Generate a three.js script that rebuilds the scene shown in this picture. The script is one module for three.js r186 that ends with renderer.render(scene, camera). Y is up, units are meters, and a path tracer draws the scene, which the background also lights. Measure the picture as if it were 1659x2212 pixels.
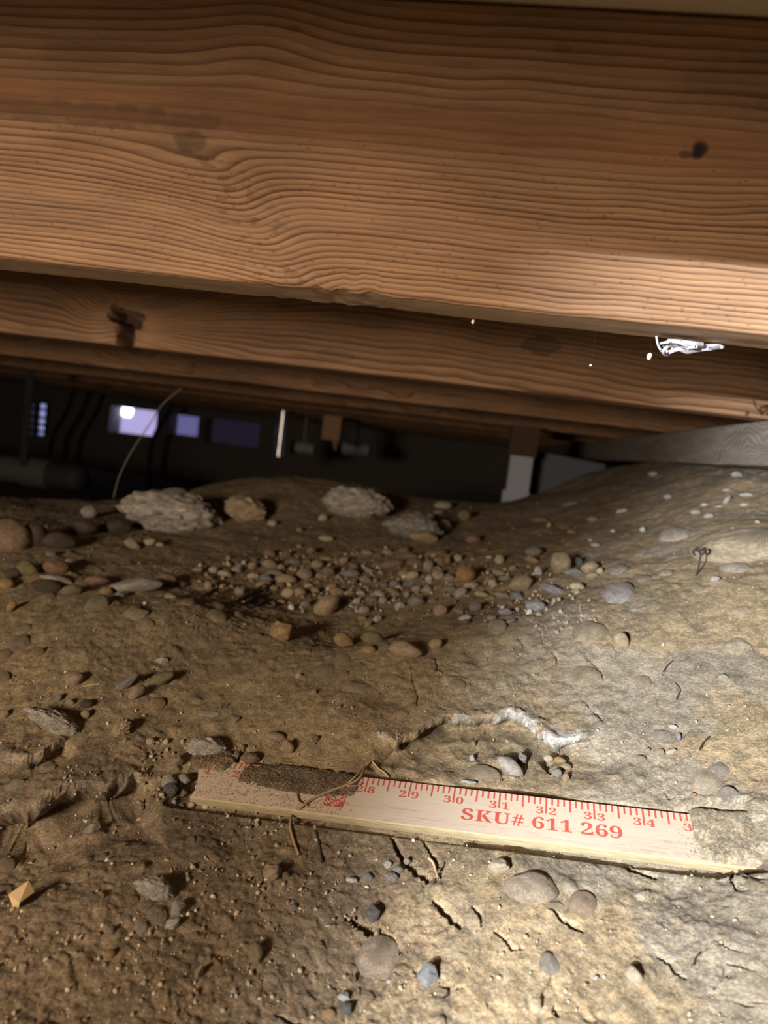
import * as THREE from 'three';
import { mergeGeometries, mergeVertices } from 'three/addons/utils/BufferGeometryUtils.js';
import { RectAreaLightUniformsLib } from 'three/addons/lights/RectAreaLightUniformsLib.js';

/* ------------------------------------------------------------------ camera, sky, lights */
const IN = 0.0254, YC = 0.30, F = 1597, CX = 829.5, CY = 1106;      // camera height above datum, focal length in pixels of a 1659 x 2212 frame
const scene = new THREE.Scene();
scene.background = new THREE.Color().setRGB(0.62, 0.68, 1.0);
scene.backgroundIntensity = 5.5;
const CR = new THREE.Vector3(0.9846, 0.1230, -0.1239), CU = new THREE.Vector3(-0.1329, 0.9882, -0.0756), CF = new THREE.Vector3(-0.1132, -0.0909, -0.9894);
const camera = new THREE.PerspectiveCamera(2 * Math.atan(1106 / F) * 180 / Math.PI, 1659 / 2212, 0.01, 60);
camera.quaternion.setFromRotationMatrix(new THREE.Matrix4().makeBasis(CR, CU, CF.clone().negate()));
camera.position.set(0, YC, 0);
camera.focus = 0.43;
camera.userData.fStop = 7.5;
const renderer = new THREE.WebGLRenderer();
renderer.toneMapping = THREE.LinearToneMapping;
renderer.toneMappingExposure = 1.09;
renderer.shadowMap.enabled = true;
RectAreaLightUniformsLib.init();

// world point from inches: x along the joists, y above the camera, d away from the camera
const W3 = (x, y, d) => new THREE.Vector3(x * IN, YC + y * IN, -d * IN);
const heading = (deg, pitch) => new THREE.Vector3(Math.sin(deg * Math.PI / 180), Math.tan(pitch * Math.PI / 180), -Math.cos(deg * Math.PI / 180)).normalize();

// hand torch: narrow cool beam from behind and left of the camera
const torchAt = W3(-14.5, 1.15, -21.9), torchDir = heading(43.5, -9);
const torch = new THREE.SpotLight(new THREE.Color().setRGB(0.96, 1.0, 1.05), 11.4, 0, 25.5 * Math.PI / 180, 0.32, 2);
torch.position.copy(torchAt); torch.target.position.copy(torchAt).add(torchDir);
torch.castShadow = true; torch.shadow.radius = 0.12;
scene.add(torch, torch.target);
// added warm fill light behind the camera, made up to lift the darker parts
const fillAt = W3(-17.5, 0.4, -14.5), fillDir = heading(24, -2);
const fillLight = new THREE.RectAreaLight(new THREE.Color().setRGB(1, 0.80, 0.60), 100, 0.20, 0.12);
fillLight.position.copy(fillAt); fillLight.lookAt(fillAt.clone().add(fillDir));
scene.add(fillLight);

/* ------------------------------------------------------------------ helpers */
const mul32 = (a) => () => { a |= 0; a = a + 0x6D2B79F5 | 0; let t = Math.imul(a ^ a >>> 15, 1 | a); t = t + Math.imul(t ^ t >>> 7, 61 | t) ^ t; return ((t ^ t >>> 14) >>> 0) / 4294967296; };
const hash3 = (x, y, z) => { let h = Math.imul(x, 374761393) ^ Math.imul(y, 668265263) ^ Math.imul(z, 1274126177); h = Math.imul(h ^ (h >>> 13), 1103515245); h ^= h >>> 16; return (h >>> 0) / 4294967296; };
const sm = (a, b, x) => { const t = Math.min(1, Math.max(0, (x - a) / (b - a))); return t * t * (3 - 2 * t); };
const mix = (a, b, t) => a + (b - a) * t;
const clamp = (x, a = 0, b = 1) => Math.min(b, Math.max(a, x));
function vn2(x, y, s = 0) { const i = Math.floor(x), j = Math.floor(y), u = x - i, v = y - j, a = u * u * (3 - 2 * u), b = v * v * (3 - 2 * v); return mix(mix(hash3(i, j, s), hash3(i + 1, j, s), a), mix(hash3(i, j + 1, s), hash3(i + 1, j + 1, s), a), b); }
function vn3(x, y, z) {
  const i = Math.floor(x), j = Math.floor(y), k = Math.floor(z), u = x - i, v = y - j, w = z - k, a = u * u * (3 - 2 * u), b = v * v * (3 - 2 * v), c = w * w * (3 - 2 * w);
  return mix(mix(mix(hash3(i, j, k), hash3(i + 1, j, k), a), mix(hash3(i, j + 1, k), hash3(i + 1, j + 1, k), a), b), mix(mix(hash3(i, j, k + 1), hash3(i + 1, j, k + 1), a), mix(hash3(i, j + 1, k + 1), hash3(i + 1, j + 1, k + 1), a), b), c);
}
const fbm2 = (x, y, o = 4, s = 0) => { let r = 0, a = 0.5, n = 0; for (let i = 0; i < o; i++) { r += a * vn2(x, y, s + i); n += a; a *= 0.5; x = x * 2.03 + 7.1; y = y * 2.03 + 3.7; } return r / n; };
const fbm3 = (x, y, z, o = 4) => { let r = 0, a = 0.5, n = 0; for (let i = 0; i < o; i++) { r += a * vn3(x, y, z); n += a; a *= 0.5; x = x * 2.03 + 7.1; y = y * 2.03 + 3.7; z = z * 2.03 + 1.3; } return r / n; };
function worley(x, y, s = 0) { const i = Math.floor(x), j = Math.floor(y); let d1 = 9, id = 0; for (let a = -1; a < 2; a++) for (let b = -1; b < 2; b++) { const p = i + a + hash3(i + a, j + b, s), q = j + b + hash3(i + a, j + b, s + 1), d = (p - x) ** 2 + (q - y) ** 2; if (d < d1) { d1 = d; id = hash3(i + a, j + b, s + 2); } } return [Math.sqrt(d1), id]; }

const taken = new Map();
const numbered = (n) => { const k = taken.get(n) ?? 0; taken.set(n, k + 1); return k ? `${n}_${String(k).padStart(3, '0')}` : n; };
const shade = (o) => { o.castShadow = o.receiveShadow = true; return o; };
function mesh(name, geo, mat, parent) { const m = shade(new THREE.Mesh(geo, mat)); m.name = parent ? name : numbered(name); (parent ?? scene).add(m); return m; }
function tag(o, label, category, group, kind) { o.userData.label = label; if (category) o.userData.category = category; if (group) o.userData.group = group; if (kind) o.userData.kind = kind; return o; }
function thing(name, label, category, group) { const g = new THREE.Group(); g.name = numbered(name); scene.add(g); return tag(g, label, category, group); }
const lin = (r, g, b) => new THREE.Color().setRGB(r, g, b);
const std = (c, rough = 0.95, extra = {}) => new THREE.MeshStandardMaterial({ color: c, roughness: rough, metalness: 0, side: THREE.DoubleSide, ...extra });
function texOf(w, h, fn, srgb) {
  const d = new Uint8Array(w * h * 4), o = [0, 0, 0];
  for (let j = 0, k = 0; j < h; j++) for (let i = 0; i < w; i++, k += 4) { fn(i, j, o); d[k] = clamp(o[0], 0, 255); d[k + 1] = clamp(o[1], 0, 255); d[k + 2] = clamp(o[2], 0, 255); d[k + 3] = 255; }
  const t = new THREE.DataTexture(d, w, h); t.magFilter = t.minFilter = THREE.LinearFilter; t.wrapS = t.wrapT = THREE.RepeatWrapping; if (srgb) t.colorSpace = THREE.SRGBColorSpace; t.needsUpdate = true; return t;
}
// direction of the sight line through a photo pixel, and the point at a camera depth in inches
const ray = (px, py) => new THREE.Vector3().addScaledVector(CR, (px - CX) / F).addScaledVector(CU, -(py - CY) / F).add(CF);
const at = (px, py, din) => ray(px, py).multiplyScalar(din * IN).add(camera.position);
const atWall = (px, py, din) => { const r = ray(px, py); return r.multiplyScalar(din * IN / -r.z).add(camera.position); };   // on a plane across the joists' depth axis

/* ------------------------------------------------------------------ the soil surface: survey points [px, py, depth in inches] */
const survey = [
  [100, 2212, 11.3], [100, 2000, 13.2], [100, 1850, 15], [100, 1790, 15.7], [100, 1735, 15.9], [100, 1650, 17], [100, 1500, 19.3], [100, 1400, 21.3], [100, 1305, 24], [100, 1225, 27], [100, 1150, 32], [100, 1090, 40], [60, 1076, 44],
  [-300, 2000, 13.2], [-300, 1700, 17], [-300, 1400, 21.5], [-300, 1200, 27], [-300, 1060, 42],
  [400, 2212, 11.6], [400, 2000, 13.5], [400, 1850, 15.2], [400, 1765, 16.5], [400, 1640, 17.95], [400, 1500, 20.2], [400, 1400, 22], [400, 1312, 24], [400, 1290, 26.5], [400, 1250, 28.6], [400, 1200, 31.5], [400, 1150, 35.5], [400, 1115, 39], [520, 1032, 46], [330, 1085, 43],
  [830, 2212, 11.8], [830, 2000, 13.6], [830, 1850, 15.1], [800, 1800, 15.75], [830, 1670, 17.15], [830, 1600, 18.2], [830, 1500, 20], [830, 1400, 21.9], [800, 1372, 25], [830, 1300, 28], [830, 1250, 30.5], [830, 1190, 34], [830, 1130, 39], [760, 1045, 47], [640, 1035, 47], [900, 1072, 46],
  [1100, 2212, 11.9], [1100, 2000, 13.4], [1100, 1845, 15.0], [1100, 1700, 16.7], [1100, 1600, 18.1], [1100, 1540, 19.1], [1100, 1450, 20.5], [1100, 1356, 22.2], [1100, 1300, 24.7], [1100, 1250, 27.5], [1100, 1200, 31], [1100, 1130, 38], [1080, 1085, 47],
  [1400, 2212, 11.8], [1400, 2000, 13.3], [1400, 1885, 14.5], [1400, 1735, 16.0], [1400, 1600, 17.6], [1400, 1500, 19], [1400, 1400, 20.3], [1400, 1300, 22.2], [1400, 1250, 24], [1400, 1200, 26.5], [1400, 1150, 29.5], [1400, 1100, 33], [1400, 1050, 38], [1380, 1020, 43], [1230, 1062, 46], [1275, 1022, 50],
  [1640, 2212, 11.5], [1640, 2000, 12.9], [1640, 1890, 13.9], [1640, 1770, 15.02], [1640, 1600, 17], [1640, 1500, 18.2], [1640, 1400, 19.6], [1640, 1300, 21], [1640, 1240, 22.5], [1640, 1150, 26], [1640, 1085, 28.8], [1640, 1032, 31.5],
  [2000, 2000, 12.2], [2000, 1500, 17.5], [2000, 1150, 26],
];
const ctl = survey.map(([px, py, d]) => { const p = at(px, py, d); return [p.x, p.z, p.y]; });
for (const [x, y, d] of [[-40, -13, 60], [-20, -12.5, 60], [-5, -12, 62], [8, -10, 62], [20, -3, 60], [30, -2, 50], [-45, -9, 20], [-40, -10, 5], [-15, -10, 3], [0, -9.7, 2], [15, -8, 3], [35, -6, 8], [36, -2, 28], [0, -12.5, 95], [-40, -13, 95], [40, -10, 95]]) { const p = W3(x, y, d); ctl.push([p.x, p.z, p.y]); }
const tps = (() => {                                              // thin-plate spline through the survey
  const n = ctl.length, N = n + 3, A = Array.from({ length: N }, () => new Float64Array(N + 1)), U = (r2) => r2 > 1e-12 ? r2 * Math.log(r2) : 0;
  for (let i = 0; i < n; i++) {
    for (let j = 0; j < n; j++) A[i][j] = U((ctl[i][0] - ctl[j][0]) ** 2 + (ctl[i][1] - ctl[j][1]) ** 2);
    A[i][i] += 2e-5; A[i][n] = A[n][i] = 1; A[i][n + 1] = A[n + 1][i] = ctl[i][0]; A[i][n + 2] = A[n + 2][i] = ctl[i][1]; A[i][N] = ctl[i][2];
  }
  for (let c = 0; c < N; c++) {
    let p = c; for (let r = c + 1; r < N; r++) if (Math.abs(A[r][c]) > Math.abs(A[p][c])) p = r;
    [A[c], A[p]] = [A[p], A[c]];
    for (let r = 0; r < N; r++) if (r !== c) { const f = A[r][c] / A[c][c]; if (f) for (let k = c; k <= N; k++) A[r][k] -= f * A[c][k]; }
  }
  const w = A.map((r, i) => r[N] / r[i]);
  return (x, z) => { let s = w[n] + w[n + 1] * x + w[n + 2] * z; for (let i = 0; i < n; i++) { const a = x - ctl[i][0], b = z - ctl[i][1], q = a * a + b * b; if (q > 1e-12) s += w[i] * q * Math.log(q); } return s; };
})();
const GX0 = -1.5, GX1 = 1.5, GZ0 = -2.6, GZ1 = 0.1, GS = 0.006, GN = Math.round((GX1 - GX0) / GS), GM = Math.round((GZ1 - GZ0) / GS), lut = new Float32Array((GN + 1) * (GM + 1));
for (let j = 0; j <= GM; j++) for (let i = 0; i <= GN; i++) lut[j * (GN + 1) + i] = Math.max(tps(GX0 + i * GS, GZ0 + j * GS), YC - 13.5 * IN);
function base(x, z) { const u = clamp((x - GX0) / GS, 0, GN - 1e-4), v = clamp((z - GZ0) / GS, 0, GM - 1e-4), i = Math.floor(u), j = Math.floor(v), a = u - i, b = v - j, k = j * (GN + 1) + i; return mix(mix(lut[k], lut[k + 1], a), mix(lut[k + GN + 1], lut[k + GN + 2], a), b); }
const rough = (x, z) => (fbm2(x * 22, z * 22, 3, 5) - 0.5) * 0.008;
function castBase(px, py) {
  const r = ray(px, py); let t0 = 7 * IN;
  for (let t = 7 * IN; t < 2.4; t += 0.002) { const y = YC + r.y * t; if (y < base(r.x * t, r.z * t)) { let a = t0, b = t; for (let k = 0; k < 14; k++) { const m = (a + b) / 2; if (YC + r.y * m < base(r.x * m, r.z * m)) b = m; else a = m; } return [r.x * b, r.z * b, b]; } t0 = t; }
  return null;
}
const trail = (pts) => { const a = pts.map(([x, y]) => castBase(x, y)).filter(Boolean), box = [9, -9, 9, -9]; for (const p of a) { box[0] = Math.min(box[0], p[0]); box[1] = Math.max(box[1], p[0]); box[2] = Math.min(box[2], p[1]); box[3] = Math.max(box[3], p[1]); } const n = a.map((p, i) => { const q = a[Math.max(0, i - 1)], r = a[Math.min(a.length - 1, i + 1)], l = Math.hypot(r[0] - q[0], r[1] - q[1]) || 1; return [(r[1] - q[1]) / l, -(r[0] - q[0]) / l]; }); return { a, box, n }; };
function near(L, x, z, R) {                                        // distance to a trail, its side and the way along it
  if (x < L.box[0] - R || x > L.box[1] + R || z < L.box[2] - R || z > L.box[3] + R) return null;
  let best = R * R, out = null; const a = L.a;
  for (let i = 0; i + 1 < a.length; i++) {
    const ax = a[i][0], az = a[i][1], bx = a[i + 1][0] - ax, bz = a[i + 1][1] - az, q = bx * bx + bz * bz || 1e-9, t = clamp(((x - ax) * bx + (z - az) * bz) / q), dx = x - ax - bx * t, dz = z - az - bz * t, d = dx * dx + dz * dz;
    if (d < best) { best = d; const l = Math.sqrt(q), nx = bz / l, nz = -bx / l; out = { d: Math.sqrt(d), s: dx * nx + dz * nz, nx: mix(L.n[i][0], L.n[i + 1][0], t), nz: mix(L.n[i][1], L.n[i + 1][1], t), u: (i + t) / (a.length - 1) }; }
  }
  return out;
}
// crusted edges, drawn left to right: the far side stands proud, the near side is hollow
const ledges = [
  { L: trail([[-60, 1760], [0, 1758], [51, 1756], [84, 1748], [111, 1723], [142, 1706], [189, 1712], [230, 1717], [263, 1707], [297, 1695], [340, 1690]]), H: 0.012, U: 0.014, w: 0.013, fall: 0.05, white: () => 0.22 },
  { L: trail([[813, 1588], [830, 1603], [851, 1617], [867, 1607], [898, 1598], [918, 1578], [938, 1561], [962, 1551], [989, 1556], [1036, 1556], [1080, 1558], [1100, 1549], [1141, 1564], [1165, 1586], [1192, 1609], [1225, 1607], [1246, 1604], [1272, 1587], [1290, 1572]]), H: 0.0075, U: 0.012, w: 0.008, fall: 0.03, wide: true, white: (u) => u < 0.12 ? 0.9 : u < 0.42 ? 0.3 : 1 - 0.6 * sm(0.95, 1, u) },
  { L: trail([[-20, 1625], [20, 1640], [60, 1640], [92, 1628], [130, 1600], [150, 1592]]), H: 0.006, U: 0.004, w: 0.006, fall: 0.016, white: () => 0.3 },
];
const cracks = [
  [6, [850, 1800], [872, 1835], [900, 1868], [928, 1885], [942, 1893]], [9, [752, 1973], [790, 1985], [812, 1994], [838, 2010], [862, 2045]], [6, [939, 1942], [955, 1955], [973, 1974], [996, 2003]],
  [3, [1605, 1815], [1592, 1842], [1584, 1872], [1581, 1897], [1592, 1917], [1613, 1931]], [4, [1621, 1876], [1630, 1893], [1651, 1912], [1645, 1935]], [5, [1290, 1856], [1340, 1870], [1380, 1884], [1418, 1896]],
  [3, [1020, 1959], [1036, 1979], [1040, 2007]], [3, [1068, 2019], [1087, 2035], [1105, 2056], [1131, 2058]], [4, [1187, 1975], [1215, 1993], [1238, 2003], [1260, 2015]], [3, [1421, 2058], [1449, 2078], [1461, 2098], [1483, 2114]],
  [2, [1544, 2035], [1512, 2062], [1500, 2085]], [2, [1544, 2035], [1588, 2062]], [2.5, [1612, 2088], [1572, 2098], [1544, 2134]], [2, [1588, 2172], [1651, 2170]], [3, [1191, 2118], [1175, 2150], [1171, 2178]], [4, [1199, 2178], [1205, 2198]],
  [2.5, [1120, 1374], [1132, 1384], [1132, 1396], [1124, 1403]], [2, [1169, 1361], [1172, 1374], [1174, 1388]], [2.5, [1189, 1401], [1204, 1418], [1204, 1430], [1194, 1436]], [2.5, [1253, 1401], [1268, 1416], [1289, 1435], [1302, 1450], [1304, 1470]], [2, [1322, 1394], [1334, 1408], [1332, 1420]],
  [4, [1134, 1561], [1158, 1585], [1171, 1600], [1170, 1613], [1188, 1630], [1195, 1649]], [2.5, [1259, 1512], [1279, 1534], [1313, 1564]], [2, [945, 1529], [965, 1541]], [2, [888, 1441], [892, 1475], [903, 1505], [900, 1530]], [2, [940, 1414], [946, 1437], [944, 1450], [936, 1458]],
  [3, [1452, 1430], [1432, 1452]], [2, [1459, 1478], [1469, 1492], [1461, 1512]], [2, [1420, 1498], [1422, 1515]], [3, [1530, 1596], [1512, 1620]], [2, [1513, 1732], [1515, 1752]], [2, [1437, 1708], [1447, 1718], [1460, 1712]], [2.5, [1650, 1700], [1662, 1716]],
  [3, [1010, 2105], [985, 2130], [960, 2155]], [4, [600, 2180], [660, 2192], [700, 2205]], [3, [795, 2052], [778, 2075], [775, 2095]], [2, [575, 1905], [560, 1925]], [3, [950, 2128], [1000, 2138]],
  [3, [915, 1790], [935, 1830], [950, 1850]], [2.5, [965, 1845], [955, 1880], [940, 1905]],
].map(([w, ...p]) => ({ L: trail(p), w: w * 0.26e-3 * (w > 4 ? 1.5 : 1.15), dep: w * 0.8e-3 }));
const bulge = [[330, 1870, 0.055, 0.006], [1100, 1700, 0.03, -0.004], [1000, 1620, 0.018, -0.005], [640, 1420, 0.03, 0.003], [230, 1320, 0.03, 0.004], [690, 1560, 0.04, 0.004], [1180, 1980, 0.03, 0.002], [60, 2100, 0.05, 0.004], [1610, 1160, 0.05, 0.006]].map(([px, py, r, h]) => { const p = castBase(px, py); return [p[0], p[1], r, h]; });
const slabEdge = trail([[955, 1875], [930, 1912], [885, 1950], [868, 2000], [862, 2050], [850, 2120], [780, 2190], [740, 2260]]);
const STK = { A: [0.99021, -0.09199], o: [2.008 * IN, -16.040 * IN], y: YC - 7.272 * IN };   // plan of the stick, so the soil lies under it
function underStick(x, z, y) {
  const dx = x - STK.o[0], dz = z - STK.o[1], det = 0.99021 * -0.92585 - 0.09199 * 0.04627, a = (dx * -0.92585 - dz * 0.04627) / det / IN, b = (0.99021 * dz - 0.09199 * dx) / det / IN;   // inches along and across
  const ov = Math.max(-7.55 - a, a - 4.25, b - 0.02, -1.23 - b), top = STK.y + (0.10494 * a + 0.37506 * b - 0.262) * IN - 0.0004;
  return ov > 0.35 ? y : Math.min(y, top + Math.max(0, ov) * 0.9 * IN);
}
function soil(x, z, out) {                                         // full surface: position, plus how strongly each kind of matter shows
  let y = base(x, z) + rough(x, z);
  for (const [bx, bz, r, h] of bulge) { const q = ((x - bx) ** 2 + (z - bz) ** 2) / (r * r); if (q < 5) y += h * Math.exp(-q); }
  let ox = 0, oz = 0, white = 0;
  if (out) {
    y += (fbm2(x * 90, z * 90, 3, 20) - 0.5) * 0.0018 + (fbm2(x * 420, z * 420, 3, 30) - 0.5) * 0.0006;
    const cl = fbm2(x * 14, z * 14, 2, 44), k = sm(0.42, 0.62, cl), [d1, id] = worley(x * 170 + vn2(x * 300, z * 300, 3), z * 170, 50);
    y += k * (0.0008 * (1 - sm(0.1, 0.75, d1)) * (0.3 + id) );
    const [d2, id2] = worley(x * 75, z * 75, 60); if (id2 > 0.62) y += 0.0022 * (1 - sm(0.0, 0.42, d2)) * (id2 - 0.4);
  }
  const E = near(slabEdge, x, z, 0.05); if (E && E.s < 0) y -= 0.0045 * sm(0, 0.004, E.d) * (1 - sm(0.02, 0.05, E.d));
  for (const e of ledges) {
    const g = near(e.L, x, z, e.fall + e.w); if (!g) continue;
    const wk = e.white(g.u), ww = e.wide ? mix(0.004, 0.016, sm(0.5, 0.75, g.u)) : 0.006, end = sm(0, 0.10, g.u) * (1 - sm(0.90, 1, g.u)), wob = (fbm2(x * 60, z * 60, 3, 71) - 0.5) * 0.006 + (fbm2(x * 240, z * 240, 2, 75) - 0.5) * 0.002;
    const s = (g.s > 0 ? 1 : -1) * g.d + wob, H = e.H * end, U = e.U * end;
    if (s >= 0) { y += 0.0025 * end * (1 - sm(0, 0.012, s)); white = Math.max(white, (1 - sm(0.1 * ww, ww, s)) * wk); continue; }
    const t = -s / e.w;
    if (t < 1) {
      let sp, hh; if (t < 0.5) { const a = t * 2; sp = U * sm(0, 1, a) - 0.002 * Math.sin(a * Math.PI); hh = -H * a * a * (3 - 2 * a); white = Math.max(white, (1 - sm(0.35, 0.8, a)) * wk); } else { const a = t * 2 - 1; sp = mix(U, -e.w, a); hh = -H * (1 + 0.25 * Math.sin(a * Math.PI) + 0.12 * a); }
      if (out) { const k = (sp - s) * end; ox += g.nx * k; oz += g.nz * k; }
      y += hh;
    } else { y -= H * 1.12 * (1 - sm(e.w, e.fall + e.w, -s)); }
  }
  y = underStick(x, z, y);
  if (out) for (const c of cracks) { const g = near(c.L, x, z, c.w * 2.5); if (g) { const ww = c.w * (0.55 + 0.9 * vn2(x * 700, z * 700, 9)) * (0.35 + 0.65 * Math.sin(Math.PI * clamp(g.u, 0.04, 0.96))); y -= c.dep * (1 - sm(ww * 0.45, ww * 1.25, g.d)); } }
  if (out) { out.ox = ox; out.oz = oz; out.white = white; }
  return y;
}
function cast(px, py) {                                            // where the sight line through a pixel meets the soil
  const r = ray(px, py); let t0 = 7 * IN;
  for (let t = 7 * IN; t < 2.6; t += 0.0015) { if (YC + r.y * t < soil(r.x * t, r.z * t)) { let a = t0, b = t; for (let k = 0; k < 12; k++) { const m = (a + b) / 2; if (YC + r.y * m < soil(r.x * m, r.z * m)) b = m; else a = m; } const x = r.x * b, z = r.z * b, e = 0.003, y = soil(x, z), n = new THREE.Vector3(y - soil(x + e, z), e, y - soil(x, z + e)).normalize(); return { p: new THREE.Vector3(x, y, z), n, t: b, r: r.normalize() }; } t0 = t; }
  return null;
}

/* ------------------------------------------------------------------ materials of the ground */
const grainMap = texOf(1024, 1024, (i, j, o) => {
  const x = i / 1024, y = j / 1024, per = (f, s) => { const X = x * f, Y = y * f, fi = Math.floor(X), fj = Math.floor(Y), u = X - fi, v = Y - fj, m = (a) => a % f; return mix(mix(hash3(m(fi), m(fj), s), hash3(m(fi + 1), m(fj), s), u), mix(hash3(m(fi), m(fj + 1), s), hash3(m(fi + 1), m(fj + 1), s), u), v); };
  let g = 0.80 + 0.22 * (per(32, 1) - 0.5) + 0.24 * (per(128, 2) - 0.5) + 0.34 * (per(400, 3) - 0.5);
  const sp = hash3(i >> 1, j >> 1, 77); let w = 0; if (sp > 0.993) w = 0.16; else if (sp < 0.012) w = -0.28; const c = g + w, red = (per(90, 8) - 0.5) * 0.06;
  o[0] = 255 * clamp(c * (1.0 + red)); o[1] = 255 * clamp(c * 0.985); o[2] = 255 * clamp(c * (0.96 - red) + (w > 0 ? 0.04 : 0));
}, true);
const grainBump = texOf(1024, 1024, (i, j, o) => {
  const x = i / 1024, y = j / 1024, per = (f, s) => { const X = x * f, Y = y * f, fi = Math.floor(X), fj = Math.floor(Y), u = X - fi, v = Y - fj, m = (a) => a % f; return mix(mix(hash3(m(fi), m(fj), s), hash3(m(fi + 1), m(fj), s), u), mix(hash3(m(fi), m(fj + 1), s), hash3(m(fi + 1), m(fj + 1), s), u), v); };
  o[0] = o[1] = o[2] = 255 * (0.35 * per(64, 21) + 0.35 * per(180, 22) + 0.3 * per(420, 23));
});
const soilMat = std(lin(1, 1, 1), 1, { vertexColors: true, map: grainMap, bumpMap: grainBump, bumpScale: 0.0003 });
soilMat.map.repeat.set(1, 1);

/* ------------------------------------------------------------------ floor: one soil surface, fine where the picture looks */
(() => {
  const th = [], rr = []; const c0 = -6.5 * Math.PI / 180;
  for (let i = 0; i < 40; i++) th.push(mix(-62, -29.5, i / 40)); for (let i = 0; i <= 860; i++) th.push(mix(-29.5, 29.5, i / 860)); for (let i = 1; i <= 40; i++) th.push(mix(29.5, 62, i / 40));
  for (let r = 7.5; r < 100; r += 0.027 * Math.pow(r / 13, 1.45)) rr.push(r * IN);
  const n = th.length, m = rr.length, pos = new Float32Array(n * m * 3), col = new Float32Array(n * m * 3), uv = new Float32Array(n * m * 2), idx = new Uint32Array((n - 1) * (m - 1) * 6), o = {};
  for (let j = 0, k = 0; j < m; j++) for (let i = 0; i < n; i++, k++) {
    const t = th[i] * Math.PI / 180 + c0, x = rr[j] * Math.sin(t), z = -rr[j] * Math.cos(t), y = soil(x, z, o);
    pos[k * 3] = x + o.ox; pos[k * 3 + 1] = y; pos[k * 3 + 2] = z + o.oz; uv[k * 2] = (x + o.ox) / 0.17; uv[k * 2 + 1] = (z + o.oz - y * 1.25) / 0.17;
    // colour: tan dust over brown earth, patches of grey dust, white mineral bloom on the broken crust
    const a = fbm2(x * 9 + 3, z * 9, 4, 80), b = fbm2(x * 30, z * 30, 4, 90), g = sm(0.50, 0.62, fbm2(x * 16 + 9, z * 16, 4, 95)) * sm(-0.02, 0.10, x);
    let R = 0.378, G = 0.300, B = 0.190; const v = (0.72 + 0.56 * a) * (0.80 + 0.40 * b);
    R = mix(R, 0.350, g); G = mix(G, 0.308, g); B = mix(B, 0.240, g);
    const xe = (() => { const q = slabEdge.a, f = clamp((z - q[0][1]) / (q[q.length - 1][1] - q[0][1])); return mix(q[0][0], q[q.length - 1][0], f); })(), zf = -(15.63 - (x / IN + 5.47) * 0.0934) * IN, dampShade = sm(0.42, 0.58, 0.5 + (xe - x) / 0.05 * .5 + (fbm2(x * 60, z * 60, 4, 130) - .5)) * sm(0.4, 0.6, 0.5 + (z - zf) / 0.03 * .5 + (fbm2(x * 70, z * 70, 4, 131) - .5) * .8);   // moist loose earth in front of the stick, with some shade painted in
    R = mix(R, 0.27, dampShade); G = mix(G, 0.208, dampShade); B = mix(B, 0.14, dampShade);
    R *= v; G *= v; B *= v;
    const wv = o.white * sm(0.42, 0.56, fbm2(x * 110, z * 110, 4, 120) + 0.10 * o.white); R = mix(R, 0.52, wv); G = mix(G, 0.51, wv); B = mix(B, 0.48, wv);
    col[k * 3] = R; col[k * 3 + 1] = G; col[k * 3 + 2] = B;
  }
  for (let j = 0, q = 0; j < m - 1; j++) for (let i = 0; i < n - 1; i++) { const a = j * n + i, b = a + 1, c = a + n, d = c + 1; idx[q++] = a; idx[q++] = b; idx[q++] = d; idx[q++] = a; idx[q++] = d; idx[q++] = c; }
  const geo = new THREE.BufferGeometry(); geo.setAttribute('position', new THREE.BufferAttribute(pos, 3)); geo.setAttribute('color', new THREE.BufferAttribute(col, 3)); geo.setAttribute('uv', new THREE.BufferAttribute(uv, 2)); geo.setIndex(new THREE.BufferAttribute(idx, 1)); geo.computeVertexNormals();
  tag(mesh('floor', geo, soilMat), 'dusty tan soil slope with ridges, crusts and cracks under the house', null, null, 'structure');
  console.log('soil', n, m, n * m * 2);
})();

/* ------------------------------------------------------------------ room shell */
const box = (x0, x1, y0, y1, d0, d1) => { const g = new THREE.BoxGeometry((x1 - x0) * IN, (y1 - y0) * IN, (d1 - d0) * IN); g.translate((x0 + x1) / 2 * IN, YC + (y0 + y1) / 2 * IN, -(d0 + d1) / 2 * IN); return g; };
const JB = 2.81, JH = 5.5, JT = 1.5, D1 = 14.4, SP = 16.4, BACK = 176, BOT = -14.5, TOP = JB + JH;
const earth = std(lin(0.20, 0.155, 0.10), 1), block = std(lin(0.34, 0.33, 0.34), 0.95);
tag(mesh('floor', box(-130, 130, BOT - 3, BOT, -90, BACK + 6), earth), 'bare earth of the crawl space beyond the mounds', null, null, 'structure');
for (const [n, b] of [['wall_left', [-130, -124, BOT, TOP, -90, BACK + 6]], ['wall_right', [124, 130, BOT, TOP, -90, BACK + 6]], ['wall_front', [-124, 124, BOT, TOP, -90, -84]]]) tag(mesh(n, box(...b), block), 'concrete foundation wall of the crawl space', null, null, 'structure');
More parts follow.
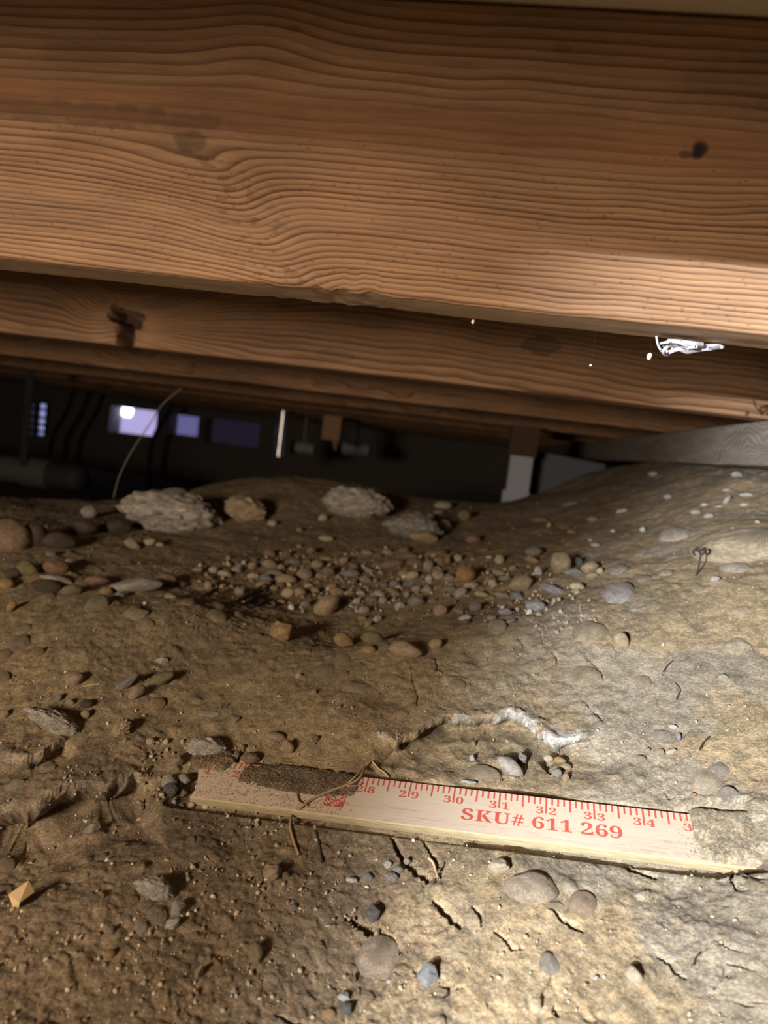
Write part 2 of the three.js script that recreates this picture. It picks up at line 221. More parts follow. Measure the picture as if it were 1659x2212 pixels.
// back wall with low openings to daylight
const toIn = (v) => [v.x / IN, (v.y - YC) / IN];
const rectAt = (x0, y0, x1, y1, d) => { const a = toIn(atWall((x0 + x1) / 2, y0, d)), b = toIn(atWall((x0 + x1) / 2, y1, d)), l = toIn(atWall(x0, (y0 + y1) / 2, d)), r = toIn(atWall(x1, (y0 + y1) / 2, d)); return [l[0], r[0], b[1], a[1]]; };
const openings = [[56, 868, 103, 940], [236, 882, 338, 938], [362, 897, 428, 940], [440, 908, 560, 962]].map((r) => rectAt(...r, BACK));
(() => {
  const parts = []; let x = -124;
  for (const [x0, x1, y0, y1] of openings) { parts.push(box(x, x0, BOT, TOP, BACK, BACK + 6), box(x0, x1, BOT, y0, BACK, BACK + 6), box(x0, x1, y1, TOP, BACK, BACK + 6)); x = x1; }
  parts.push(box(x, 124, BOT, TOP, BACK, BACK + 6));
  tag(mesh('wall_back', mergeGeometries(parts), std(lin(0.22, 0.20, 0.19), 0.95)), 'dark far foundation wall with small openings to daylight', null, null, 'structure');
  const film = (c, t) => new THREE.MeshPhysicalMaterial({ color: c, roughness: 1, transmission: t, thickness: 0, side: THREE.DoubleSide });
  const sheet = (o, gap, c, t, lab, name = 'plastic_sheet') => {
    const s = new THREE.Shape(), [x0, x1, y0, y1] = o; s.moveTo(x0 - .4, y0 - .4); s.lineTo(x1 + .4, y0 - .4); s.lineTo(x1 + .4, y1 + .4);
    if (gap) { s.lineTo(x0 + 3.0, y1 + .4); s.quadraticCurveTo(x0 + 3.3, y1 - 1.6, x0 + 2.3, y1 - 2.4); s.lineTo(x0 + 0.6, y1 - 2.3); s.lineTo(x0 - .4, y1 - 1.8); } else s.lineTo(x0 - .4, y1 + .4);
    const g = new THREE.ExtrudeGeometry(s, { depth: 0.04, bevelEnabled: false }); g.scale(IN, IN, IN); g.translate(0, YC, -(BACK + 6.1) * IN);
    tag(mesh(name, g, film(c, t)), lab, 'plastic sheet');
  };
  sheet(openings[0], false, lin(0.55, 0.55, 0.62), 0.5, 'frosted sheet behind the barred vent in the far wall');  // sheet added to cut the sky brightness seen through the vent
  sheet(openings[1], true, lin(0.62, 0.56, 0.62), 0.55, 'brightest pale sheet over the far wall opening with a torn gap');
  sheet(openings[2], false, lin(0.40, 0.37, 0.46), 0.45, 'dull lavender sheet over the middle opening of the far wall');
  sheet(openings[3], false, lin(0.16, 0.13, 0.16), 0.35, 'dim dirty sheet over the widest opening of the far wall');
  // bars of the first vent
  const [x0, x1, y0, y1] = openings[0], g = thing('vent_grille', 'barred vent set in the far foundation wall', 'vent'), dark = std(lin(0.05, 0.045, 0.045), 0.8), w = x1 - x0, h = y1 - y0;
  mesh('jamb', box(x0 - .3, x0 + .7, y0, y1, BACK - .4, BACK + .6), dark, g); mesh('jamb', box(x1 - .5, x1 + .3, y0, y1, BACK - .4, BACK + .6), dark, g);
  for (const t of [0, 0.20, 0.45, 0.66, 0.86]) mesh('bar', box(x0, x1, y0 + h * (1 - t) - .35, y0 + h * (1 - t) + .30, BACK - .3, BACK + .5), dark, g);
  mesh('bar', box(x0 + w * .5 - .45, x0 + w * .5 + .35, y0, y1, BACK - .3, BACK + .5), dark, g);
  console.log('openings', JSON.stringify(openings.map((o) => o.map((v) => +v.toFixed(1)))));
})();

/* ------------------------------------------------------------------ timber */
// a board swept along x; v runs round the section: front face from the top down, underside, back, top
function board(x0, x1, y0, y1, d0, d1, r, nx, nf, edge, tex) {
  const H = y1 - y0, T = d1 - d0, prof = [];
  const arc = (cy, cd, a0) => { for (let k = 0; k <= 4; k++) { const a = (a0 + 90 * k / 4) * Math.PI / 180; prof.push([cy + r * Math.sin(a), cd + r * Math.cos(a)]); } };
  for (let k = 0; k < nf; k++) prof.push([y1 - r - (H - 2 * r) * k / nf, d0]);
  { const c = [y0 + r, d0 + r]; for (let k = 0; k <= 4; k++) { const a = Math.PI / 2 * k / 4; prof.push([c[0] - r * Math.sin(a), c[1] - r * Math.cos(a)]); } }
  for (let k = 1; k < 6; k++) prof.push([y0, d0 + r + (T - 2 * r) * k / 6]);
  { const c = [y0 + r, d1 - r]; for (let k = 0; k <= 4; k++) { const a = Math.PI / 2 * k / 4; prof.push([c[0] - r * Math.cos(a), c[1] + r * Math.sin(a)]); } }
  prof.push([y1, d1], [y1, d0 + r], [y1 - r, d0]);
  const per = [0]; for (let k = 1; k < prof.length; k++) per.push(per[k - 1] + Math.hypot(prof[k][0] - prof[k - 1][0], prof[k][1] - prof[k - 1][1]));
  const m = prof.length, pos = [], uv = [], idx = [];
  for (let i = 0; i <= nx; i++) { const x = mix(x0, x1, i / nx); for (let k = 0; k < m; k++) { let [y, d] = prof[k]; const e = edge ? edge(x, y, d, per[k]) : [0, 0]; pos.push(x * IN, YC + (y + e[0]) * IN, -(d + e[1]) * IN); uv.push((x - tex[0]) / tex[1], per[k] / tex[2]); } }
  for (let i = 0; i < nx; i++) for (let k = 0; k < m - 1; k++) { const a = i * m + k, b = a + 1, c = a + m, e = c + 1; idx.push(a, b, e, a, e, c); }
  for (const i of [0, nx]) { const c = pos.length / 3; pos.push(mix(x0, x1, i / nx) * IN, YC + (y0 + y1) / 2 * IN, -(d0 + d1) / 2 * IN); uv.push(0, 0); for (let k = 0; k < m - 1; k++) idx.push(c, i * m + k, i * m + k + 1); }
  const g = new THREE.BufferGeometry(); g.setAttribute('position', new THREE.Float32BufferAttribute(pos, 3)); g.setAttribute('uv', new THREE.Float32BufferAttribute(uv, 2)); g.setIndex(idx); g.computeVertexNormals(); return g;
}
const toS = (v) => 255 * (v <= 0.0031308 ? v * 12.92 : 1.055 * Math.pow(Math.max(v, 0), 1 / 2.4) - 0.055);
// ring phase for a spacing that changes across the face
function rings(period, from, to) { const t = [0]; for (let g = from; g < to; g++) t.push(t[t.length - 1] + 1 / period(g)); return (g) => { const q = clamp(g - from, 0, t.length - 2), i = Math.floor(q); return mix(t[i], t[i + 1], q - i); }; }
function timber(nx, ny, lenIn, perIn, field) {                      // field(x inches, v inches) -> [late wood 0..1, r, g, b, bump]
  const c = new Float32Array(nx * ny); const buf = {};
  const map = texOf(nx, ny, (i, j, o) => { field((i + .5) / nx * lenIn, (j + .5) / ny * perIn, buf); c[j * nx + i] = buf.b; o[0] = toS(buf.R); o[1] = toS(buf.G); o[2] = toS(buf.B); }, true);
  const bump = texOf(nx, ny, (i, j, o) => { o[0] = o[1] = o[2] = 255 * clamp(c[j * nx + i]); });
  return std(lin(1, 1, 1), 0.82, { map, bumpMap: bump, bumpScale: 0.00028 });
}
function paintWood(o, late, x, v, tone, red) {
  const st = fbm2(x * 0.9, v * 14, 3, 210), bl = fbm2(x * 0.35 + 4, v * 0.9, 3, 220), fine = vn2(x * 6, v * 60, 230);
  const k = (0.80 + 0.34 * (st - .5) + 0.5 * (bl - .5) + 0.12 * (fine - .5)) * tone;
  o.R = mix(0.42, 0.135, late) * k * (1 + red * 0.02); o.G = mix(0.262, 0.060, late) * k * (1 - red * 0.18); o.B = mix(0.148, 0.024, late) * k * (1 - red * 0.28); o.b = 0.35 + 0.45 * late + 0.2 * fine;
}
const PER = 2 * (JH + JT);
// near joist: rings sweep round an overgrown knot, close together towards the lower edge
const near1 = (() => {
  const ph = rings((g) => mix(23, 12.5, sm(180, 470, g)), -200, 1200);
  return timber(2048, 1024, 33, PER, (x, v, o) => {
    x -= 16.5; const px = 1115 + 116.2 * x + 0.85 * x * x, Y = 14 + v * 119;
    if (v < JH) {
      const low = sm(330, 410, Y), xc = Y > 330 ? 432 + (Y - 370) * 0.80 : 530, dx = px - xc, D = 44 * low - 30 * (1 - sm(150, 300, Y));
      const g = dx < 0 ? Math.exp(-((dx / (low > 0 ? 190 : 150)) ** 2)) : Math.exp(-((dx / (low > 0 ? 92 : 170)) ** 2));
      const wob = (fbm2(px * 0.0035, Y * 0.009, 2, 200) - .5) * 24 + (vn2(px * 0.012, Y * 0.02, 201) - .5) * 2;
      const G = Y - D * g - wob, p = ph(G), f = p - Math.floor(p), ring = hash3(Math.floor(p), 3, 8);
      let late = Math.pow(f, 2.0) * (1 - sm(0.86, 1, f)) * 1.75 * (0.45 + 0.55 * ring);
      const plain = sm(215, 255, G) * (1 - sm(300, 345, G)), band = sm(0.55, 0.7, vn2(3, G * 0.02, 205));
      late *= (1 - 0.72 * plain) * (1 - 0.35 * band * (1 - low)); late = clamp(late);
      paintWood(o, late, x, v, 0.95, 0.25 + 0.75 * plain);
      const mul = (k) => { o.R *= k; o.G *= k; o.B *= k; };
      mul(1 - 0.22 * plain);
      const blot = (bx, by, rx, ry, k) => { const q = ((px - bx) / rx) ** 2 + ((Y - by) / ry) ** 2 + (vn2(px * .05, Y * .05, 206) - .5) * .7; if (q < 1.4) mul(mix(k, 1, sm(0.25, 1.1, q))); };
      blot(412, 350, 40, 30, 0.55); blot(1497, 279, 20, 24, 0.05); blot(1470, 292, 14, 10, 0.5); blot(1180, 92, 30, 14, 0.8); blot(610, 85, 24, 12, 0.75); blot(150, 303, 420, 32, 0.66); blot(1560, 140, 160, 70, 0.8);
      const sc = sm(0.70, 0.80, vn2(px * 0.06, Y * 0.14, 207)) * Math.exp(-(((px - xc - 5) / 90) ** 2)) * low; mul(1 - 0.35 * sc);
      const fleck = hash3(Math.floor(px / 7), Math.floor(Y / 5), 208); if (fleck > 0.988 && Y > 300) mul(0.72);
    } else {
      paintWood(o, 0.25 * Math.pow(vn2(x * 0.6, v * 22, 240), 2), x, v, 0.95, -0.3);
      const d = sm(0.5, 0.62, fbm2(x * 3, v * 9, 3, 241)); o.R = mix(o.R, 0.23, d * .6); o.G = mix(o.G, 0.19, d * .6); o.B = mix(o.B, 0.14, d * .6);
    }
  });
})();
const knotAt = toIn(atWall(266, 700, D1 + SP));
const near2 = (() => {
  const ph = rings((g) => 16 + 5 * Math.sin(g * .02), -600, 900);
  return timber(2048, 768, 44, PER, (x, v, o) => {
    x -= 26; const y = JB + JH - v, px = (x - knotAt[0]) * 51, Y = (knotAt[1] - y) * 51;
    if (v < JH) {
      const fan = px > 0 ? 0.26 + 0.74 * sm(0, 420, px) : 0.5 + 0.5 * sm(0, 240, -px), sw = Y / fan + (px < 0 ? -24 * Math.exp(-(((px + 70) / 60) ** 2)) * sm(-90, -20, Y) : 0);
      const wob = (fbm2(px * 0.006, Y * 0.01, 3, 250) - .5) * 30, G = sw - wob - px * 0.02, p = ph(G), f = p - Math.floor(p);
      let late = clamp(Math.pow(f, 1.8) * (1 - sm(0.85, 1, f)) * 1.3 * (0.35 + 0.65 * hash3(Math.floor(p), 5, 9)));
      paintWood(o, late, x, v, 0.9, 0.3);
      const eye = Math.exp(-(((px + 48) / 34) ** 2 + ((Y + 52) / 22) ** 2)); if (eye > .02) { const r = 0.5 + 0.5 * Math.sin(Math.hypot((px + 48) / 1.5, Y + 52) * 0.42); o.R *= 1 - .22 * eye * r; o.G *= 1 - .3 * eye * r; o.B *= 1 - .3 * eye * r; }
      const q = Math.hypot((px - 2) / 60, (Y - 4) / 42), halo = Math.exp(-((q - 1) ** 2) * 6); o.R *= 1 + .22 * halo; o.G *= 1 + .28 * halo; o.B *= 1 + .36 * halo;
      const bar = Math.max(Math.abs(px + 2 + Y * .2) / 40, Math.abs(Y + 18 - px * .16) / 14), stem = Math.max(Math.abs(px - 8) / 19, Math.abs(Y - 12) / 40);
      const h = 1 - sm(0.85, 1.15, Math.min(bar, stem) + (vn2(px * .09, Y * .09, 255) - .5) * .5); const holeTone = stem < bar && Y > 6 ? 1.1 : 0.62, gr = .7 + .6 * fbm2(px * .05, Y * .15, 3, 257); o.R = mix(o.R, 0.125 * holeTone * gr, h); o.G = mix(o.G, 0.064 * holeTone * gr, h); o.B = mix(o.B, 0.034 * holeTone * gr, h);   /* darkness of the open hole painted into the colour, browner stem below */
      const sp = (bx, by, rx, ry, k) => { const e = ((px - bx) / rx) ** 2 + ((Y - by) / ry) ** 2 + (vn2(px * .06, Y * .08, 256) - .5); if (e < 1) { o.R *= k; o.G *= k; o.B *= k; } }; sp(905, -55, 38, 20, 0.6); sp(480, 10, 40, 12, .85);
    } else paintWood(o, 0.2 * vn2(x * .6, v * 22, 260), x, v, 0.9, 0.3);
  });
})();
const plainWood = (seed, tone, red) => { const ph = rings(() => 13, -400, 1400); return timber(1024, 512, 40, PER, (x, v, o) => { const Y = v * 60, p = ph(Y - (fbm2(x * 0.16 + seed, v * .7, 3, seed) - .5) * 110), f = p - Math.floor(p); paintWood(o, clamp(f ** 2 * (1 - sm(.86, 1, f)) * 1.2 * (0.4 + .6 * hash3(Math.floor(p), seed, 2))), x + seed, v, tone, red); }); };
const wood3 = plainWood(11, 0.9, 0.4), wood4 = plainWood(23, 0.9, 0.6), greyWood = (() => { const m = plainWood(37, 0.75, 0); return m; })();
const words = ['', '', '', 'third', 'fourth', 'fifth', 'sixth', 'seventh', 'eighth', 'ninth', 'tenth', 'eleventh'];
for (let k = 0; k <= 10; k++) {
  const d = D1 + SP * (k - 1), x0 = k ? -70 : -60, x1 = 70, nk = k === 1 ? [420, 26] : k === 2 ? [620, 60] : [80, 4];
  const edge = k === 1 ? (x, y, dd) => { const lowF = y < JB + 0.4, n = fbm2(x * .5, dd * 3, 3, 300) - .5, dirt = Math.exp(-(((x + 3.1) / 1.5) ** 2)); return lowF ? [0.05 * n + dirt * 0.22 * Math.max(0, fbm2(x * 5, dd * 6, 3, 301) - .35), dd < d + .4 ? 0.10 * (fbm2(x * .8, 1, 3, 302) - .5) : 0] : [0, 0]; }
    : k === 2 ? (x, y, dd) => { if (dd > d + 0.2) return [0, 0]; const px = (x - knotAt[0]) * 51, Y = (knotAt[1] - y) * 51, bar = Math.max(Math.abs(px + 2 + Y * .2) / 40, Math.abs(Y + 18 - px * .16) / 14), stem = Math.max(Math.abs(px - 8) / 19, Math.abs(Y - 12) / 40); return [0, 1.15 * (1 - sm(0.85, 1.02, Math.min(bar, stem) + (vn2(px * .09, Y * .09, 255) - .5) * .4))]; }
      : (x, y) => [y < JB + .3 ? 0.12 * (fbm2(x * .25 + k * 9, 1, 3, 310) - .5) : 0, 0];
  const tex = k === 1 ? [-16.5, 33, PER] : k === 2 ? [-26, 44, PER] : [k * 7, 40, PER];
  const X0 = k === 1 ? -26 : k === 2 ? -40 : x0, X1 = k === 1 ? 26 : k === 2 ? 40 : x1;
  const lab = ['floor joist just behind the photographer carrying the subfloor', 'large rough orange-brown joist with wavy grain and a pale lower edge', 'joist with a dark open knot hole near its lower edge'][k] ?? `dim brown ${words[k]} floor joist in the row under the subfloor`;
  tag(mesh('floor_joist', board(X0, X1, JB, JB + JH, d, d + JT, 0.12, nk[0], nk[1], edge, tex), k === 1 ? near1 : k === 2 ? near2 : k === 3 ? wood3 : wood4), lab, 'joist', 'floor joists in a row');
}
tag(mesh('ceiling', box(-130, 130, TOP, TOP + 0.75, -90, BACK + 6), std(lin(0.50, 0.40, 0.27), 0.9, { bumpMap: grainBump, bumpScale: .0003 })), 'tan subfloor boards resting on the joists', null, null, 'structure');
// girder at the right, running away under the joists
const gTop = JB, gx = toIn(atWall(1659, 908, D1 + SP))[0], gBot = toIn(atWall(1659, 1008, D1 + SP))[1];
(() => {
  const g = board(22, 168, gBot, gTop, 0, 3.4, 0.08, 300, 14, (x, y, d) => [y < gBot + .2 ? 0.06 * (fbm2(x * .3, 2, 3, 320) - .5) : 0, 0.05 * (fbm2(x * .7, y * 2, 3, 321) - .5)], [20, 40, 10.4]);
  const p = g.attributes.position; for (let i = 0; i < p.count; i++) { const x = p.getX(i), z = p.getZ(i); p.setX(i, gx * IN - z); p.setZ(i, -x); } g.computeVertexNormals();
  const gm = (() => { const ph = rings(() => 10, -400, 1400); return timber(2048, 256, 40, 10.4, (x, v, o) => { const kx = x - 15.5, kv = v - 1.0, q = Math.exp(-(kx * kx / 5 + kv * kv / 1.2)), Y = v * 62 + q * 60 * Math.sign(kx) , p = ph(Y - (fbm2(x * .3, v * .8, 3, 330) - .5) * 90), f = p - Math.floor(p), l = clamp(f ** 2 * 1.1 * (1 - sm(.86, 1, f))), n = 0.7 + .6 * fbm2(x * .5, v * 5, 3, 331); o.R = mix(.30, .13, l) * n; o.G = mix(.265, .115, l) * n; o.B = mix(.235, .105, l) * n; o.b = .3 + .5 * l; }); })();
  tag(mesh('girder', g, gm), 'weathered grey timber girder running away beneath the joists', 'girder');
})();

/* ------------------------------------------------------------------ stick: inch 24 (broken) to 36 of a wooden rule */
const SA = new THREE.Vector3(0.99021, 0.10494, 0.09199), SN = new THREE.Vector3(-0.13166, 0.92104, 0.36653), SW = new THREE.Vector3(0.04627, 0.37506, -0.92585);
const SWID = 1.193, STH = 0.235, S0 = W3(2.008, -7.272, 16.040).addScaledVector(SA, -1.5 * IN).addScaledVector(SW, -SWID / 2 * IN);   // centre of the printed face, at inch 30
const stickBasis = new THREE.Matrix4().makeBasis(SA, SN, SW.clone().negate()).setPosition(S0);
const onStick = (s, w, h = 0) => new THREE.Vector3((s - 30) * IN, h * IN, (w - SWID / 2) * IN).applyMatrix4(stickBasis);      // s inch mark, w inches from the marked edge
(() => {
  const CWp = 2048, CHp = 204, K = CWp / 12, cv = document.createElement('canvas'); cv.width = CWp; cv.height = CHp; const c = cv.getContext('2d'), R = mul32(5);
  c.fillStyle = 'rgb(212,194,174)'; c.fillRect(0, 0, CWp, CHp);
  for (let i = 0; i < 900; i++) { const y = R() * CHp, l = 80 + R() * 500, a = R() * 0.10; c.fillStyle = R() < .5 ? `rgba(160,128,98,${a})` : `rgba(245,232,214,${a * 1.4})`; c.fillRect(R() * CWp - 100, y, l, 0.8 + R() * 1.6); }
  for (let i = 0; i < 160; i++) { const y = CHp * (0.62 + 0.36 * R()), x = R() * CWp; c.fillStyle = `rgba(120,95,80,${0.12 + R() * .2})`; c.fillRect(x, y, 20 + R() * 90, 1 + R() * 1.2); }
  const red = 'rgb(198,84,70)', X = (s) => (s - 24) * K; c.fillStyle = red;
  for (let e = 0; e < 12 * 8; e++) { const s = 24 + e / 8, L = e % 8 === 0 ? 0.44 : e % 4 === 0 ? 0.34 : e % 2 === 0 ? 0.215 : 0.195, w = 0.038; if (s > 24.05) c.fillRect(X(s) - w * K / 2, 0, w * K, L * K); }
  c.textBaseline = 'alphabetic'; c.font = `bold ${0.27 * K}px serif`;
  for (let n = 24; n <= 36; n++) { const t = String(n); for (const [d, al, o] of [[t[0], 'right', -0.04], [t[1], 'left', 0.045]]) { c.save(); c.textAlign = al; c.translate(X(n) + o * K, 0.455 * K); c.scale(1.22, 1); c.fillText(d, 0, 0); c.restore(); } }
  c.textAlign = 'left'; c.font = `bold ${0.43 * K}px serif`; const tw = c.measureText('SKU# 611 269').width; c.save(); c.translate(X(30.20), 0.86 * K); c.scale(3.36 * K / tw, 1); c.fillText('SKU# 611 269', 0, 0); c.restore();
  // the red square with slanted white lettering
  c.save(); c.translate(X(27.40), 0.735 * K); const q = 0.225 * K; c.fillRect(-q, -q * .95, 2 * q, 1.9 * q); c.beginPath(); c.rect(-q, -q * .95, 2 * q, 1.9 * q); c.clip(); c.rotate(-0.72); c.fillStyle = 'rgb(232,212,192)'; c.textAlign = 'center'; c.font = `bold ${q * .42}px sans-serif`; c.fillText('THE', -q * .1, -q * .50); c.font = `bold ${q * .78}px sans-serif`; c.fillText('HOME', 0, q * .16); c.font = `bold ${q * .52}px sans-serif`; c.fillText('DEPOT', q * .1, q * .68); c.restore();
  // soil ground into the left end and the right end, worn print
  for (let i = 0; i < 5200; i++) { const s = 24 + 3.9 * Math.pow(R(), 0.9), w = R() * SWID, dens = (s < 26.2 ? 0.75 : 1) * (0.35 + 0.65 * (1 - w / SWID)) * (1 - sm(27.3, 27.9, s)); if (R() > dens) continue; const z = R(); c.fillStyle = z < .7 ? `rgba(${120 + R() * 40},${92 + R() * 30},${66 + R() * 22},${.25 + R() * .4})` : `rgba(70,52,38,${.3 + R() * .5})`; const d = 1 + R() * 4; c.fillRect(X(s), w * K, d * 1.4, d); }
  for (let i = 0; i < 900; i++) { const s = 34.6 + 1.4 * R(), w = R() * SWID; if (R() > sm(34.6, 35.3, s + .3 * (R() - .5))) continue; c.fillStyle = `rgba(${140 + R() * 30},${124 + R() * 26},${100 + R() * 22},${.4 + R() * .4})`; const d = 2 + R() * 6; c.fillRect(X(s), w * K, d, d); }
  for (let i = 0; i < 500; i++) { c.fillStyle = `rgba(226,208,188,${.3 + R() * .5})`; c.fillRect(R() * CWp, R() * CHp, 1 + R() * 3, 1 + R() * 2); }
  const tx = new THREE.CanvasTexture(cv); tx.colorSpace = THREE.SRGBColorSpace; tx.magFilter = THREE.LinearFilter;
  const g = thing('measuring_stick', 'pale wooden measuring stick with red inch marks and lettering lying on soil', 'measuring stick'); g.applyMatrix4(stickBasis);
  const b = 0.03, hw = SWID / 2, L0 = -6, L1 = 6;
  const quads = (rows, nx, lenU) => { const pos = [], uv = [], idx = [], m = rows.length; for (let i = 0; i <= nx; i++) { const f = i / nx; rows.forEach(([y, z, v]) => { const cut = L0 + 0.10 * Math.sin(z * 4) ; const x = mix(cut, L1, f), wb = 0.012 * (fbm2(x * 1.2, z * 3 + y * 5, 2, 400) - .5); pos.push(x * IN, (y + wb) * IN, (z + wb) * IN); uv.push((x - L0) / 12 * lenU, v); }); } for (let i = 0; i < nx; i++) for (let k = 0; k < m - 1; k++) { const a = i * m + k; idx.push(a, a + 1, a + m + 1, a, a + m + 1, a + m); } const ge = new THREE.BufferGeometry(); ge.setAttribute('position', new THREE.Float32BufferAttribute(pos, 3)); ge.setAttribute('uv', new THREE.Float32BufferAttribute(uv, 2)); ge.setIndex(idx); ge.computeVertexNormals(); return ge; };
  const topRows = []; for (let k = 0; k <= 6; k++) { const z = mix(-hw + b * .4, hw - b, k / 6); topRows.push([0, z, 1 - (z + hw) / SWID]); }
  tag(mesh('printed_face', quads(topRows, 60, 1), std(lin(.70, .70, .70), .75, { map: tx }), g), 'pale face printed with red ticks, numbers and lettering');
  const sm2 = (() => { const t = texOf(1024, 128, (i, j, o) => { const n = fbm2(i * .01, j * .35, 3, 410), f = vn2(i * .03, j * .9, 411), k = .80 + .3 * (n - .5) + .16 * (f - .5); o[0] = 238 * k; o[1] = 218 * k; o[2] = 176 * k; }, true); return std(lin(.66, .66, .62), .8, { map: t }); })();
  const side = [[0, hw - b, 0], [-b * .35, hw - b * .35, .06], [-b, hw, .12], [-STH + b, hw, .5], [-STH, hw - b, .55], [-STH, -hw + b, .8], [-STH + b, -hw, .85], [-b * .4, -hw, .97], [0, -hw + b * .4, 1]];
  mesh('wooden_body', quads(side, 60, 3), sm2, g);
  for (const x of [L0, L1]) { const e = new THREE.BoxGeometry(0.02 * IN, (STH - .02) * IN, (SWID - .03) * IN, 1, 1, 8); const p = e.attributes.position; e.translate(0, -STH / 2 * IN, 0); for (let i = 0; i < p.count; i++) p.setX(i, p.getX(i) + (x + (x < 0 ? 0.10 * Math.sin(p.getZ(i) / IN * 4) + .012 : -.012)) * IN); mesh('end_grain', e, sm2, g); }
})();

/* ------------------------------------------------------------------ stones */
const PAL = {                                                       // colour words and base colours (linear)
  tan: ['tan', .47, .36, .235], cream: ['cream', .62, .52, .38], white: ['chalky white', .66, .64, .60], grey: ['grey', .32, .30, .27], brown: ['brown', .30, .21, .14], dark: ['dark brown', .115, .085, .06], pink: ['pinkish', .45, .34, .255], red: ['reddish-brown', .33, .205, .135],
  ochre: ['ochre', .45, .30, .14], olive: ['olive', .27, .22, .12], blue: ['bluish-grey', .37, .38, .40], slate: ['dark grey', .15, .145, .14], dust: ['soil-coated', .36, .29, .195], pale: ['pale grey', .48, .44, .38],
};
const stoneTex = texOf(256, 256, (i, j, o) => { const n = fbm2(i * .05, j * .05, 4, 500), f = hash3(i >> 1, j >> 1, 501), k = .80 + .42 * (n - .5) + .18 * (f - .5); o[0] = o[1] = o[2] = 255 * clamp(k); }, true);
const stoneMat = {}; for (const k in PAL) { const [, r, g, b] = PAL[k]; stoneMat[k] = std(lin(r * 1.45, g * 1.45, b * 1.45), 0.92, { vertexColors: true, map: stoneTex, bumpMap: grainBump, bumpScale: .0003 }); }
const duskMat = {}; for (const k in PAL) { const [, r, g, b] = PAL[k], t = k === 'dust' ? 0.3 : 0.5; duskMat[k] = std(lin(mix(r, .36, t) * 1.95, mix(g, .30, t) * 1.95, mix(b, .215, t) * 1.95), 1, { vertexColors: true, map: stoneTex, bumpMap: grainBump, bumpScale: .0006 }); }   // stones caked with soil
function rock(seed, detail, angular, roughness, dustUp) {           // unit rock; angular 0 pebble .. 1 broken flake
  const R = mul32(seed * 7919 + 13), planes = [], n = angular > .5 ? 13 : 9;
  for (let i = 0; i < n; i++) { const v = new THREE.Vector3(R() * 2 - 1, R() * 2 - 1, R() * 2 - 1).normalize(); planes.push([v, (angular > .5 ? .62 : .80) + R() * (angular > .5 ? .34 : .2)]); }
  let g = new THREE.IcosahedronGeometry(1, detail); g.deleteAttribute('normal'); g.deleteAttribute('uv'); g = mergeVertices(g, 1e-4);
  const p = g.attributes.position, col = [], uv = [], v = new THREE.Vector3(), P = angular > .5 ? 26 : 7, o = R() * 50;
  for (let i = 0; i < p.count; i++) {
    v.fromBufferAttribute(p, i).normalize(); let s = 0; for (const [q, d] of planes) { const c = v.dot(q); if (c > 0) s += Math.pow(c / d, P); } s += Math.pow(1 / 1.02, P); let r = Math.pow(s, -1 / P) * 1.06;
    const f = fbm3(v.x * 2 + o, v.y * 2, v.z * 2, 3) - .5, h = fbm3(v.x * 7 + o, v.y * 7, v.z * 7, 4) - .5; r *= 1 + .16 * f + roughness * h;
    const c = .86 + .8 * (fbm3(v.x * 3 + o, v.y * 3 + 9, v.z * 3, 4) - .5) + .25 * h; col.push(c, c * (1 + .06 * f), c * (1 + .04 * f)); uv.push(Math.atan2(v.z, v.x) * 1.2 + seed * .13, v.y * 1.5);
    p.setXYZ(i, v.x * r, v.y * r, v.z * r);
  }
  g.setAttribute('color', new THREE.Float32BufferAttribute(col, 3)); g.setAttribute('uv', new THREE.Float32BufferAttribute(uv, 2)); g.computeVertexNormals(); return g;
}
const smooth = [...Array(14)].map((_, i) => rock(i + 1, 8, 0, 0.03)), broken = [...Array(8)].map((_, i) => rock(i + 51, 10, 1, 0.16)), clod = [...Array(6)].map((_, i) => rock(i + 91, 12, .3, 0.34));
const lumps = [...Array(4)].map((_, i) => {                           // cemented lumps of small pebbles
  const g = rock(i + 131, 46, .3, 0.13), p = g.attributes.position, v = new THREE.Vector3(), c = g.attributes.color;
  const cells = [], R = mul32(700 + i); for (let k = 0; k < 170; k++) { const u = R() * 2 - 1, a = R() * 6.283, q = Math.sqrt(1 - u * u); cells.push([q * Math.cos(a), u, q * Math.sin(a), 0.05 + 0.15 * R() * R(), 0.65 + .6 * R()]); }
  for (let k = 0; k < p.count; k++) { v.fromBufferAttribute(p, k); const l = v.length(), d = v.clone().divideScalar(l); let h = 0, t = 1; for (const [x, y, z, r, w] of cells) { const q = ((d.x - x) ** 2 + (d.y - y) ** 2 + (d.z - z) ** 2) / (r * r); if (q < 1) { const e = Math.sqrt(1 - q) * r * .75; if (e > h) { h = e; t = w; } } } v.multiplyScalar((l + h - .04) / l); p.setXYZ(k, v.x, v.y, v.z); c.setXYZ(k, c.getX(k) * t, c.getY(k) * t, c.getZ(k) * t); }
  g.computeVertexNormals(); return g;
});
const wordOf = { p: 'rounded pebble', c: 'broken flake', k: 'crumbly clod' };
